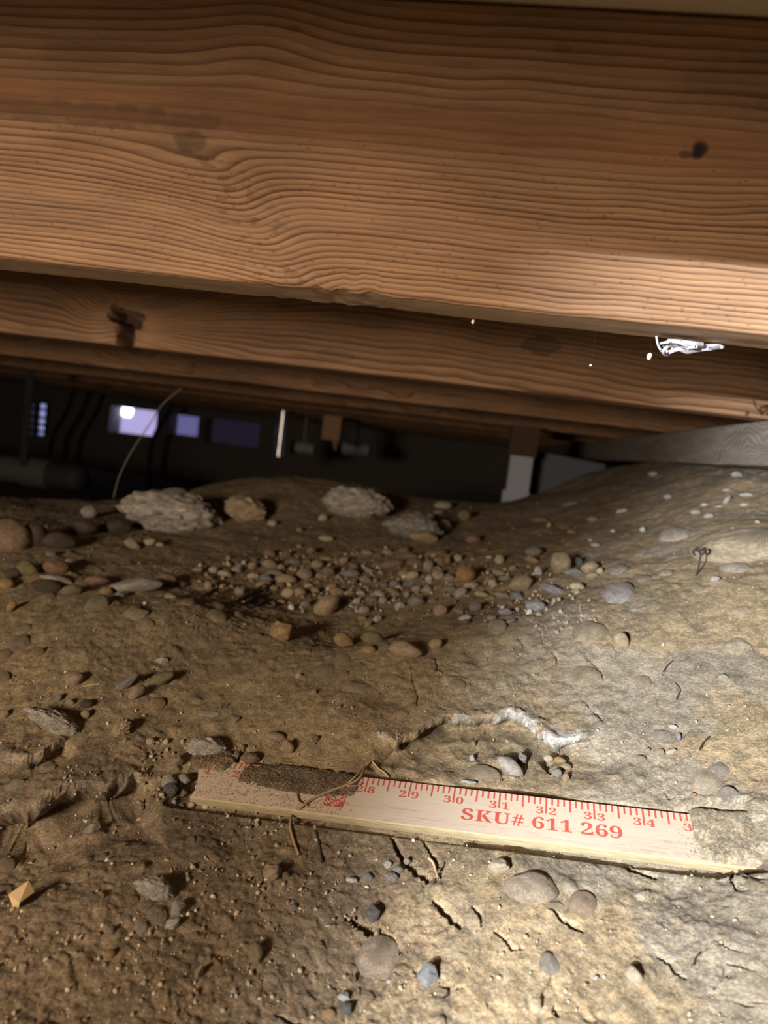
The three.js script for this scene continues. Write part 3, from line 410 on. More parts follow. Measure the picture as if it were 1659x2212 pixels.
// regions a label can point to
const where = (x, y) => y > 1900 && x > 880 ? 'bedded in lit soil below the stick' : y > 1760 && y > 1700 + x * .12 ? 'in brown soil below the stick' : y > 1560 && x > 900 && x < 1330 ? 'in the hollow behind the stick' : y > 1430 && x >= 1330 ? 'on the lit slope behind the inch marks' : y > 1400 ? (x < 560 ? 'on brown slope behind the broken stick end' : 'on slope between ridge lip and stick')
  : y > 1330 && x > 560 && x < 1000 ? 'along the ridge lip before the gravel' : x < 430 && y > 1195 ? 'along the ridge beside the long flat stone' : x < 430 ? 'in the dim hollow before the dark pipe' : y > 1180 && x < 1200 ? 'in the gravel heap behind the ridge' : x >= 1200 && y > 1180 ? 'on the lit bank right of the gravel' : x > 1180 ? 'on the bank below the girder' : 'on the far mound behind the gravel';
let stoneNo = 0;
function stone([px, py, w, h, rot = 0, tone = 'tan', kind = 'p', sink = 0.35, label, name]) {
  const hit = cast(px, py + h * 0.22); if (!hit) { console.log('miss', px, py); return; }
  const i = stoneNo++, sc = hit.t * 1.0 / F, a = w / 2 * sc, b = h / 2 * sc, set = kind === 'p' ? smooth : kind === 'c' ? broken : kind === 'g' ? lumps : clod, geo = set[(i * 5 + 3) % set.length];
  const c = Math.min(Math.max((a + b) * 0.42, b * 0.75), a * 1.1), up = b * (1 - sink * 1.5);
  const th = -rot * Math.PI / 180, e1 = CR.clone().multiplyScalar(Math.cos(th)).addScaledVector(CU, Math.sin(th)), e3 = hit.r.clone().negate(), e2 = new THREE.Vector3().crossVectors(e3, e1).normalize(); e1.crossVectors(e2, e3).normalize();
  const dir = ray(px, py).normalize(), back = Math.max(0, up) / Math.max(0.25, -dir.dot(hit.n)), pos = dir.clone().multiplyScalar(Math.max(0.1, hit.p.distanceTo(camera.position) - back * 0.6)).add(camera.position);
  pos.y = Math.max(pos.y, 0); const m = mesh(name ?? (kind === 'g' ? 'conglomerate_rock' : kind === 'p' ? 'pebble' : kind === 'c' ? 'stone_flake' : 'soil_clod'), geo, sink >= 0.4 ? duskMat[tone] : stoneMat[tone]);
  if (sink >= 0.4) {                                               // half buried: lies in the plane of the soil, only its cap shows
    const n = hit.n, t1 = e1.clone().addScaledVector(n, -e1.dot(n)).normalize(), t2 = new THREE.Vector3().crossVectors(n, t1).normalize(), f1 = Math.max(0.3, new THREE.Vector3().crossVectors(t1, hit.r).length()), f2 = Math.max(0.24, new THREE.Vector3().crossVectors(t2, hit.r).length());
    const A = a / f1, B = Math.min(b / f2, 1.5 * A), C = 0.42 * Math.min(A, B), down = (sink - 0.45) * 0.9;
    const mid = cast(px, py) ?? hit; m.quaternion.setFromRotationMatrix(new THREE.Matrix4().makeBasis(t1, n, new THREE.Vector3().crossVectors(t1, n))); const grow = 1 / Math.sqrt(1 - Math.min(.8, down) ** 2); m.scale.set(A * grow, C, B * grow); m.position.copy(mid.p).addScaledVector(n, -C * down);
  } else { m.quaternion.setFromRotationMatrix(new THREE.Matrix4().makeBasis(e1, e2, e3)); m.scale.set(a, b, c); m.position.copy(pos); }
  const size = w * h > 2600 ? 'large' : w * h > 900 ? 'medium' : 'small', L = label ?? `${size} ${PAL[tone][0]} ${wordOf[kind]} ${where(px, py)}`;
  tag(m, L, kind === 'p' ? 'pebble' : kind === 'k' ? 'clod' : 'stone', label ? undefined : L);
  return m;
}
const cropA = (ox, oy, k, list) => list.map(([x, y, w, h, ...r]) => [ox + x / k, oy + y / k, w / k, h / k, ...r]);
const stones = [
  // ridge at the left
  [121, 1224, 61, 33, 8, 'red', 'p', .2, 'reddish-brown rounded stone leaning over the pale long stone'], [125, 1254, 70, 22, 16, 'pale', 'p', .15, 'pale long stone tilted against the reddish-brown stone'], [98, 1266, 60, 30, 5, 'dark', 'p', .3, 'dark brown stone under the pale tilted long stone'], [209, 1254, 51, 23, 3, 'red', 'p', .2, 'oval reddish-brown pebble beside the long flat stone'],
  [294, 1264, 106, 34, -5, 'pale', 'p', .15, 'long flat pale grey stone lying on the ridge'], [359, 1253, 44, 28, 6, 'brown', 'p', .25, 'brown stone touching the end of the long flat stone'], [229, 1277, 29, 17, 5, 'ochre', 'p', .25, 'small ochre pebble in front of the long flat stone'], [258, 1285, 25, 15, 0, 'grey'], [153, 1275, 46, 25, -8, 'olive', 'p', .3], [391, 1262, 20, 14, 0, 'grey'], [370, 1289, 28, 15, 5, 'tan'],
  [25, 1310, 18, 26, 20, 'ochre', 'p', .3], [40, 1313, 15, 24, 25, 'tan', 'p', .4], [105, 1290, 28, 24, 0, 'brown', 'p', .4], [209, 1307, 62, 42, 5, 'dust', 'p', .75, 'large soil-coated stone sunk below the ochre pebble'], [294, 1326, 48, 30, 25, 'tan', 'c', .4, 'tan flake above the flat pale stone on brown slope'], [314, 1352, 37, 30, 0, 'tan', 'p', .55], [343, 1388, 29, 15, -25, 'tan', 'p', .4], [255, 1390, 20, 14, 10, 'cream', 'p', .4], [469, 1332, 45, 26, 5, 'dust', 'p', .5], [474, 1309, 38, 24, 0, 'dark', 'p', .4], [516, 1327, 30, 14, 5, 'brown', 'p', .4], [405, 1303, 40, 15, 5, 'brown', 'p', .4],
  [7, 1261, 42, 30, 0, 'ochre', 'p', .3], [61, 1229, 45, 36, 10, 'olive', 'p', .3], [30, 1238, 32, 24, 0, 'dark', 'p', .3], [81, 1246, 26, 18, 0, 'red', 'p', .3], [7, 1415, 34, 50, 10, 'ochre', 'p', .5, 'ochre stone on brown slope beside a pale brown stone'], [42, 1391, 55, 30, -5, 'brown', 'p', .5], [51, 1361, 36, 20, 10, 'tan', 'p', .5], [83, 1408, 28, 22, 15, 'olive', 'p', .35],
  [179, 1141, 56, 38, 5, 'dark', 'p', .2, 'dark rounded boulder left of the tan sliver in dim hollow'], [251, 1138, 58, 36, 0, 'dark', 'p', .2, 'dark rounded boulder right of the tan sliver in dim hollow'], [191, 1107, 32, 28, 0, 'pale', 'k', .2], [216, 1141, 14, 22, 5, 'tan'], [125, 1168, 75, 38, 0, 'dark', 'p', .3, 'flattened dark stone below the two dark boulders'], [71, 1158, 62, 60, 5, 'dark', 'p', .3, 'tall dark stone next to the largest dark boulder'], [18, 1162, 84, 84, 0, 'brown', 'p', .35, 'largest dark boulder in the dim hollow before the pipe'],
  [287, 1176, 36, 24, 20, 'pink', 'p', .2], [322, 1172, 32, 17, -8, 'cream', 'p', .2], [344, 1176, 18, 11, 0, 'cream'], [155, 1212, 30, 12, 5, 'pale'], [110, 1197, 24, 13, 0, 'grey'],
  ...cropA(400, 1100, 2.9625, [[80, 387, 70, 35], [178, 388, 55, 45, 0, 'cream'], [252, 415, 90, 50, 15, 'cream'], [328, 385, 60, 50, 0, 'pale'], [435, 428, 75, 40, 5, 'cream'], [430, 362, 60, 50], [537, 350, 105, 60, 5, 'tan'], [613, 370, 50, 45], [575, 408, 105, 50, 8, 'grey'], [522, 445, 90, 60, 10, 'grey'], [648, 452, 135, 70, 12, 'tan'], [760, 415, 100, 85, 10, 'pink'], [843, 350, 80, 60, 0, 'tan'], [700, 335, 100, 40, 5, 'grey'], [775, 335, 60, 35, 0, 'brown'], [838, 392, 65, 35, 0, 'brown'], [908, 320, 80, 35, 0, 'tan'], [965, 320, 45, 45, 0, 'brown'], [1015, 327, 60, 45, 0, 'tan'], [915, 400, 90, 70, 20, 'brown'], [860, 425, 65, 35, 0, 'tan'], [1080, 368, 60, 50, 0, 'brown'], [1050, 410, 130, 60, 0, 'grey'], [1180, 395, 60, 40, 0, 'tan'], [1325, 353, 165, 60, -3, 'brown'], [1225, 352, 50, 45, 0, 'brown'], [1165, 275, 75, 35, 5, 'tan'], [1295, 275, 80, 40, 10, 'pale'], [1235, 300, 60, 30, 0, 'brown'],
    [900, 187, 95, 40, 5, 'cream'], [805, 265, 65, 55, 0, 'brown'], [645, 290, 70, 55, 0, 'brown'], [540, 285, 80, 55, 25, 'red'], [730, 238, 45, 25, 0, 'tan'], [730, 132, 45, 30, 0, 'tan'], [880, 55, 60, 50, -15, 'cream'], [555, 90, 60, 45, 0, 'cream'], [1440, 300, 120, 50, 0, 'brown'], [1400, 265, 70, 45, 5, 'red'], [1465, 340, 110, 65, 5, 'brown'], [1600, 280, 140, 50, -8, 'red'], [1555, 360, 75, 60, 15, 'pale'], [1640, 335, 60, 70, 0, 'brown'], [1615, 420, 75, 60, 0, 'cream'], [1560, 445, 50, 50, 0, 'white'], [1400, 410, 70, 55, 0, 'tan'], [1455, 425, 80, 60, 0, 'cream'], [1080, 465, 40, 50, 0, 'brown'], [1150, 450, 90, 40, 5, 'tan'], [1340, 480, 75, 55, 0, 'grey'], [1270, 485, 55, 50, 0, 'brown'], [1455, 470, 130, 40, -15, 'grey', 'c'], [1480, 510, 60, 40, 0, 'pale'], [1548, 512, 55, 50, 0, 'pale'],
    [495, 480, 100, 50, -15, 'tan'], [570, 505, 60, 35, 0, 'tan'], [610, 490, 60, 40, 0, 'brown'], [655, 535, 80, 65, -20, 'cream'], [730, 532, 85, 65, 10, 'tan'], [790, 490, 60, 40, 0, 'cream'], [830, 520, 60, 40, 20, 'tan'], [935, 498, 80, 40, -8, 'tan'], [965, 525, 105, 48, 0, 'pink'], [1050, 537, 75, 40, 0, 'tan'], [1120, 535, 60, 35, 0, 'cream'], [1030, 578, 85, 50, 5, 'tan'], [1100, 588, 55, 40, 0, 'cream'], [1240, 540, 75, 50, 20, 'cream'], [1265, 580, 55, 55, 0, 'pale'], [1190, 575, 90, 40, 0, 'grey'], [1330, 528, 95, 40, 25, 'ochre'], [1415, 545, 40, 40, 0, 'pale'], [1478, 592, 105, 78, 5, 'grey'], [1585, 587, 60, 40, 0, 'grey'], [1635, 650, 85, 85, 10, 'pink'], [1370, 618, 65, 40, 0, 'white', 'c'], [1140, 645, 80, 50, -20, 'pale'], [770, 605, 65, 45, 0, 'grey'], [145, 485, 50, 55, 0, 'tan'], [155, 437, 45, 30, 0, 'brown'], [355, 525, 75, 65, 0, 'pink', 'c'], [545, 610, 60, 45, 0, 'cream'], [610, 592, 60, 35, 0, 'cream'], [1225, 705, 65, 40, -20, 'cream', 'c'], [1130, 697, 60, 30, 0, 'ochre', 'c'], [1170, 735, 60, 40, -30, 'tan', 'c']]),
  [705, 1309, 60, 42, -30, 'tan', 'p', .2, 'large smooth tan stone in front of the gravel heap'], [915, 1159, 60, 29, 8, 'tan', 'p', .15, 'large tan stone at the foot of the grey conglomerate lump'],
  [613, 1363, 53, 46, 10, 'ochre', 'c', .3, 'angular yellow-tan stone with a step on the ridge lip'], [695, 1366, 17, 14, 20, 'tan', 'p', .4], [741, 1383, 51, 31, 18, 'ochre', 'p', .25, 'orange-brown oval stone on the ridge lip'], [805, 1379, 50, 33, 12, 'olive', 'p', .3, 'olive-tan stone beside the orange-brown oval on the lip'], [796, 1404, 30, 22, 0, 'ochre', 'p', .35], [878, 1404, 71, 38, 6, 'tan', 'p', .3, 'largest tan two-lobed stone on the ridge lip'], [942, 1391, 30, 23, -5, 'tan', 'p', .3],
  [737, 1426, 36, 38, 15, 'dust', 'p', .6], [699, 1452, 50, 44, 0, 'dust', 'p', .8, 'large rounded soil-coated stone on slope below the lip'], [745, 1459, 20, 27, 10, 'dust', 'p', .6], [783, 1442, 30, 44, 20, 'dust', 'c', .6], [844, 1469, 57, 24, 30, 'tan', 'p', .4, 'long grooved tan stone slanting on the slope'], [768, 1485, 60, 26, -20, 'tan', 'c', .5, 'rough tan flake below the soil-coated stones'], [890, 1525, 18, 26, 15, 'tan', 'p', .5], [988, 1480, 38, 24, 10, 'dust', 'p', .6], [645, 1460, 17, 12, 0, 'cream', 'p', .3], [679, 1496, 13, 12, 0, 'tan'], [603, 1504, 12, 7, 0, 'white'], [594, 1591, 46, 21, 8, 'pink', 'p', .3, 'pinkish flat oval stone behind the stick'], [623, 1613, 25, 33, -15, 'tan', 'p', .3, 'upright tan stone touching the pinkish oval'], [682, 1596, 16, 14, 0, 'brown'],
  ...cropA(800, 1080, 3.318, [[515, 38, 125, 65, 3, 'pale'], [490, 85, 75, 30, 0, 'grey'], [430, 128, 65, 55, 0, 'cream'], [522, 185, 110, 85, 15, 'pink'], [670, 110, 90, 80, 0, 'olive'], [735, 285, 110, 70, 5, 'brown'], [185, 68, 42, 62, 0, 'red'], [1220, 145, 120, 50, 5, 'olive'], [1280, 180, 35, 35, 0, 'cream'], [1440, 228, 80, 30, 5, 'ochre'], [1400, 200, 90, 30, 0, 'brown'], [1165, 370, 120, 78, -5, 'grey'], [1165, 430, 110, 52, 15, 'tan'], [820, 360, 75, 35, 0, 'red'], [625, 415, 65, 58, 15, 'cream'], [925, 425, 70, 75, 10, 'cream'], [530, 430, 105, 85, -30, 'ochre'], [480, 535, 85, 72, 5, 'tan'], [1495, 445, 75, 55, 60, 'slate'], [1570, 485, 125, 82, -10, 'tan'], [1450, 515, 130, 60, 0, 'grey'], [1645, 510, 45, 50, 0, 'cream'], [1590, 540, 90, 40, 0, 'tan'], [1200, 510, 65, 70, 0, 'white'], [1480, 620, 105, 62, 5, 'cream'], [1060, 690, 130, 55, 35, 'blue', 'c'], [800, 675, 105, 48, 5, 'cream'], [650, 665, 100, 70, -15, 'pale'], [725, 615, 110, 55, -10, 'cream', 'c'], [570, 635, 95, 52, 0, 'grey'], [750, 765, 110, 75, -15, 'grey'], [640, 800, 60, 45, 0, 'grey'], [675, 845, 90, 42, -10, 'white'], [685, 875, 60, 40, 0, 'slate'], [1005, 868, 80, 40, -20, 'grey', 'c'], [875, 845, 80, 45, 0, 'grey', 'c'], [880, 600, 70, 60, 20, 'white', 'c'], [960, 560, 80, 45, -20, 'pale', 'c'], [845, 570, 50, 60, 0, 'ochre'], [920, 520, 90, 40, 10, 'pale', 'c'], [1020, 490, 70, 35, 0, 'cream', 'c'], [560, 560, 90, 60, 5, 'pale', 'c'], [940, 680, 120, 60, 10, 'pale', 'c']]),
  [1005, 1238, 41, 38, 5, 'ochre', 'p', .15, 'blocky orange-tan stone standing on the gravel heap'], [1211, 1215, 50, 43, -10, 'tan', 'p', .1, 'large rounded grey-tan stone at the right end of gravel'], [1125, 1261, 52, 33, -12, 'tan', 'p', .3, 'heart-shaped tan stone with grey edge in the gravel'], [1192, 1273, 58, 18, 22, 'blue', 'c', .3, 'bluish white slab slanting at the right of the gravel'], [1156, 1309, 40, 23, 0, 'blue', 'c', .3, 'bluish-grey angular stone at the front right of gravel'], [1091, 1321, 29, 18, 3, 'blue', 'p', .3, 'small bluish white oval pebble at the gravel front'], [1071, 1354, 44, 32, -30, 'dust', 'c', .4, 'soil-coated block at the lip beside the dark hole'],
  ...cropA(1100, 1000, 2.968, [[700, 685, 160, 80, 5, 'grey', 'p', .5], [860, 745, 130, 65, 0, 'dust', 'p', .6], [1000, 705, 105, 72, -50, 'tan', 'p', .5], [1205, 810, 92, 95, -30, 'tan', 'p', .4], [1125, 845, 70, 58, 0, 'tan', 'p', .5], [735, 970, 90, 62, 30, 'dust', 'p', .6], [1455, 955, 110, 34, -3, 'cream', 'p', .5], [1310, 465, 110, 46, -5, 'ochre', 'p', .5], [720, 308, 85, 28, -12, 'white'], [855, 428, 35, 35, 0, 'white'], [1015, 218, 50, 33, 0, 'pale'], [1395, 240, 70, 38, -50, 'pale'], [1515, 203, 75, 24, 0, 'white'], [1395, 175, 50, 15, 0, 'white'], [1250, 268, 45, 20, 0, 'white'], [1455, 75, 75, 42, 0, 'pale'], [1195, 315, 65, 35, -5, 'pale'], [550, 525, 60, 30, 0, 'pale'], [1450, 672, 180, 60, -20, 'pale', 'p', .55], [1320, 745, 60, 38, 0, 'pale'], [530, 360, 70, 38, 0, 'tan'], [390, 260, 110, 35, -10, 'grey'], [520, 495, 32, 16, 0, 'white'], [665, 437, 32, 20, 0, 'white'], [920, 72, 60, 34, 0, 'pale'], [1505, 268, 48, 18, 0, 'white'], [1340, 280, 44, 14, 0, 'white'], [1280, 340, 60, 34, 0, 'pale']]),
  [1336, 1283, 74, 52, 10, 'blue', 'p', .55, 'large bluish-grey stone half sunk on the lit bank'], [1341, 1381, 40, 31, 28, 'tan', 'p', .35, 'tan oval stone beside the large soil-coated stone'], [1272, 1368, 80, 52, -12, 'dust', 'p', .5, 'large soil-coated stone standing out of the lit ridge'], [1454, 1157, 68, 26, -25, 'pale', 'p', .5, 'pale elongated stone slanting on the bank'], [1592, 1394, 50, 40, 35, 'cream', 'c', .5, 'cream knobbly stone on the upper lit slope'], [1650, 1175, 250, 120, -42, 'dust', 'p', .8, 'big smooth dusty boulder half buried in the bank'], [365, 1108, 205, 92, 4, 'pale', 'g', .3, 'large pale conglomerate lump left on the far mound'], [530, 1098, 90, 56, 10, 'tan', 'g', .3, 'tan conglomerate lump joining the large pale one'], [775, 1087, 140, 66, 6, 'pale', 'g', .3, 'pale conglomerate lump alone on the far mound crest'], [893, 1138, 116, 56, 8, 'grey', 'g', .25, 'grey conglomerate lump behind the large tan stone'], [371, 1066, 56, 25, -5, 'pink', 'p', .1, 'smooth pinkish stone on top of the pale conglomerate'],
  [162, 1468, 39, 31, -20, 'pink', 'p', .3, 'pinkish cream oval pebble alone on brown slope'], [294, 1495, 38, 29, -38, 'pink', 'p', .25, 'pale pinkish stone under the grey flake'], [349, 1467, 58, 29, -18, 'olive', 'p', .35, 'long olive-tan stone right of the grey flake'], [343, 1517, 36, 27, 30, 'ochre', 'c', .4, 'yellowish stone below the long olive-tan stone'], [275, 1474, 60, 24, -42, 'grey', 'c', .3, 'grey layered flake leaning above the pinkish stone'], [349, 1427, 29, 14, 5, 'white', 'c', .3], [184, 1543, 20, 20, 0, 'tan', 'p', .3], [152, 1517, 19, 17, 0, 'tan'], [128, 1507, 13, 17, 0, 'grey'], [186, 1520, 28, 20, 0, 'dark'],
  [118, 1559, 124, 46, 25, 'pale', 'g', .3, 'long pale crumbly chunk lying over the soil crust'], [263, 1573, 46, 36, -55, 'tan', 'g', .35, 'pointed crumbly tan chunk on the brown slope'], [454, 1542, 51, 15, -4, 'white', 'c', .4], [506, 1556, 26, 27, 0, 'pale', 'c', .4], [324, 1601, 17, 15, 0, 'cream', 'c'], [270, 1600, 12, 10, 0, 'cream', 'c'], [446, 1613, 86, 46, 2, 'pale', 'g', .35, 'large pale angular chunk behind the broken stick end'], [381, 1643, 28, 34, -20, 'tan', 'c', .3, 'upright angular tan stone near the broken stick end'], [108, 1657, 46, 50, 8, 'tan', 'c', .5, 'blocky tan stone set in the soil crust'], [34, 1694, 37, 20, -25, 'pale', 'c', .4], [457, 1664, 41, 19, -8, 'cream', 'c', .25], [366, 1689, 37, 30, 0, 'pale', 'k', .3], [398, 1684, 30, 24, 0, 'pale', 'k', .3], [511, 1631, 14, 20, 0, 'grey'], [540, 1637, 40, 26, 0, 'brown', 'k', .3], [305, 1745, 15, 12, 0, 'tan'], [368, 1706, 32, 28, 0, 'slate', 'k', .3], [330, 1725, 16, 14, 0, 'brown', 'k'], [395, 1712, 24, 18, 0, 'brown', 'k'], [199, 1790, 37, 20, -15, 'pale', 'c'], [5, 1468, 34, 34, 0, 'tan', 'p', .5], [10, 1543, 20, 20, 0, 'tan'], [430, 1690, 22, 16, 0, 'brown', 'k'], [470, 1640, 20, 14, 0, 'grey', 'k'],
  [1100, 1654, 62, 34, 33, 'pale', 'p', .3, 'smooth pale oval stone in the hollow behind the stick'], [1210, 1642, 26, 15, 0, 'ochre', 'p', .2, 'small orange pebble at the end of the crack'], [1185, 1639, 20, 16, 25, 'cream'], [1222, 1656, 23, 15, 10, 'tan'], [1203, 1669, 20, 17, 0, 'grey', 'c'], [1222, 1679, 18, 15, 0, 'tan', 'c'], [1127, 1639, 23, 30, 0, 'grey', 'c', .3], [1043, 1672, 74, 38, 15, 'dust', 'p', .65, 'broad soil-coated stone between oval stone and stick'], [1021, 1637, 13, 17, -20, 'white', 'c'], [1024, 1607, 10, 13, 0, 'ochre', 'c'], [1013, 1689, 33, 10, 3, 'white', 'c'], [1083, 1515, 28, 20, 0, 'dust', 'p', .5],
  [1521, 1685, 64, 56, 10, 'cream', 'p', .45, 'round cream stone overlapping a flat grey one'], [1551, 1662, 46, 36, 15, 'grey', 'p', .65, 'flat grey stone behind the round cream stone'], [1568, 1720, 48, 34, -15, 'grey', 'p', .65, 'grey stone sunk below the round cream stone'], [1432, 1588, 39, 25, 0, 'grey', 'p', .5], [1467, 1591, 11, 17, 0, 'blue', 'c', .3], [1455, 1570, 17, 10, 0, 'white', 'c', .3], [1450, 1623, 22, 13, -25, 'cream', 'c', .3], [1428, 1624, 16, 13, 0, 'tan'], [1399, 1621, 14, 11, 0, 'tan'], [1384, 1638, 22, 13, 10, 'dust'], [1264, 1462, 64, 44, 10, 'dust', 'p', .6, 'cracked pale soil-coated stone below the ridge'], [1561, 1462, 20, 14, 0, 'pale'], [1390, 1472, 31, 23, 0, 'dust', 'p', .65], [1499, 1718, 14, 11, 0, 'ochre'], [1565, 1797, 40, 40, 30, 'dust', 'p', .3, 'tan stone in the soil over the buried stick end'], [1628, 1913, 42, 32, 10, 'dust', 'c', .6],
  [334, 1918, 82, 48, 18, 'pale', 'g', .3, 'large pale cracked stone in brown soil below the stick'], [385, 1962, 40, 30, -20, 'pale', 'c', .3], [371, 1996, 37, 22, -25, 'white', 'c', .3], [304, 2006, 30, 26, 0, 'pale', 'k', .4], [341, 1976, 54, 42, 0, 'brown', 'k', .5], [240, 2010, 17, 20, 0, 'grey'], [236, 2062, 27, 20, 0, 'ochre'], [430, 2099, 18, 28, 20, 'pink', 'c', .3], [552, 2058, 30, 42, -10, 'olive', 'c', .35], [505, 2141, 15, 10, 0, 'white'], [14, 1870, 38, 28, 0, 'brown', 'p', .4], [226, 2084, 9, 8, 0, 'white'],
  [590, 1883, 40, 36, 0, 'tan', 'c', .2, 'small blocky tan cube-like stone below the stick'], [618, 1891, 20, 14, 0, 'brown', 'k'], [760, 1901, 25, 15, 0, 'white', 'c'], [569, 1922, 10, 10, 0, 'cream'], [819, 2068, 98, 94, 0, 'pink', 'p', .5, 'big flat pinkish stone with a pointed top'], [925, 2105, 52, 42, 20, 'blue', 'c', .35, 'bluish-grey angular stone right of the pinkish stone'], [805, 1972, 34, 36, 10, 'slate', 'c', .3], [743, 2154, 28, 25, 0, 'white', 'c'], [751, 2178, 30, 26, 0, 'slate', 'c'], [711, 2190, 28, 21, 10, 'ochre'], [708, 2001, 15, 9, -15, 'white', 'c'], [633, 1960, 20, 16, 0, 'grey'], [841, 2121, 12, 10, 0, 'white', 'c'],
  [1147, 1919, 118, 68, 14, 'pink', 'p', .5, 'large pinkish grey oval stone below the stick'], [1258, 1951, 64, 54, 35, 'red', 'p', .6, 'reddish tan stone right of the large oval stone'], [1077, 1870, 46, 34, -5, 'cream', 'c', .35], [1185, 2084, 43, 45, -15, 'grey', 'p', .45], [1371, 2106, 35, 34, 10, 'cream', 'p', .35], [1200, 1955, 38, 20, -25, 'dust', 'c', .5], [1371, 2074, 27, 12, 10, 'tan', 'p', .5], [1286, 2112, 12, 8, -20, 'white', 'c'], [1258, 2057, 12, 7, 0, 'white', 'c'],
  [860, 1878, 22, 18, 0, 'grey', 'k'], [838, 1868, 18, 14, 0, 'white', 'k'], [845, 1895, 30, 20, 5, 'grey', 'k'], [795, 1895, 26, 18, 0, 'grey', 'k'], [880, 1860, 16, 14, 0, 'pale', 'k'], [540, 1788, 9, 8, 0, 'tan'], [555, 1780, 12, 12, 0, 'cream'],
];
for (const s of stones) stone(s);
console.log('stones', stoneNo);

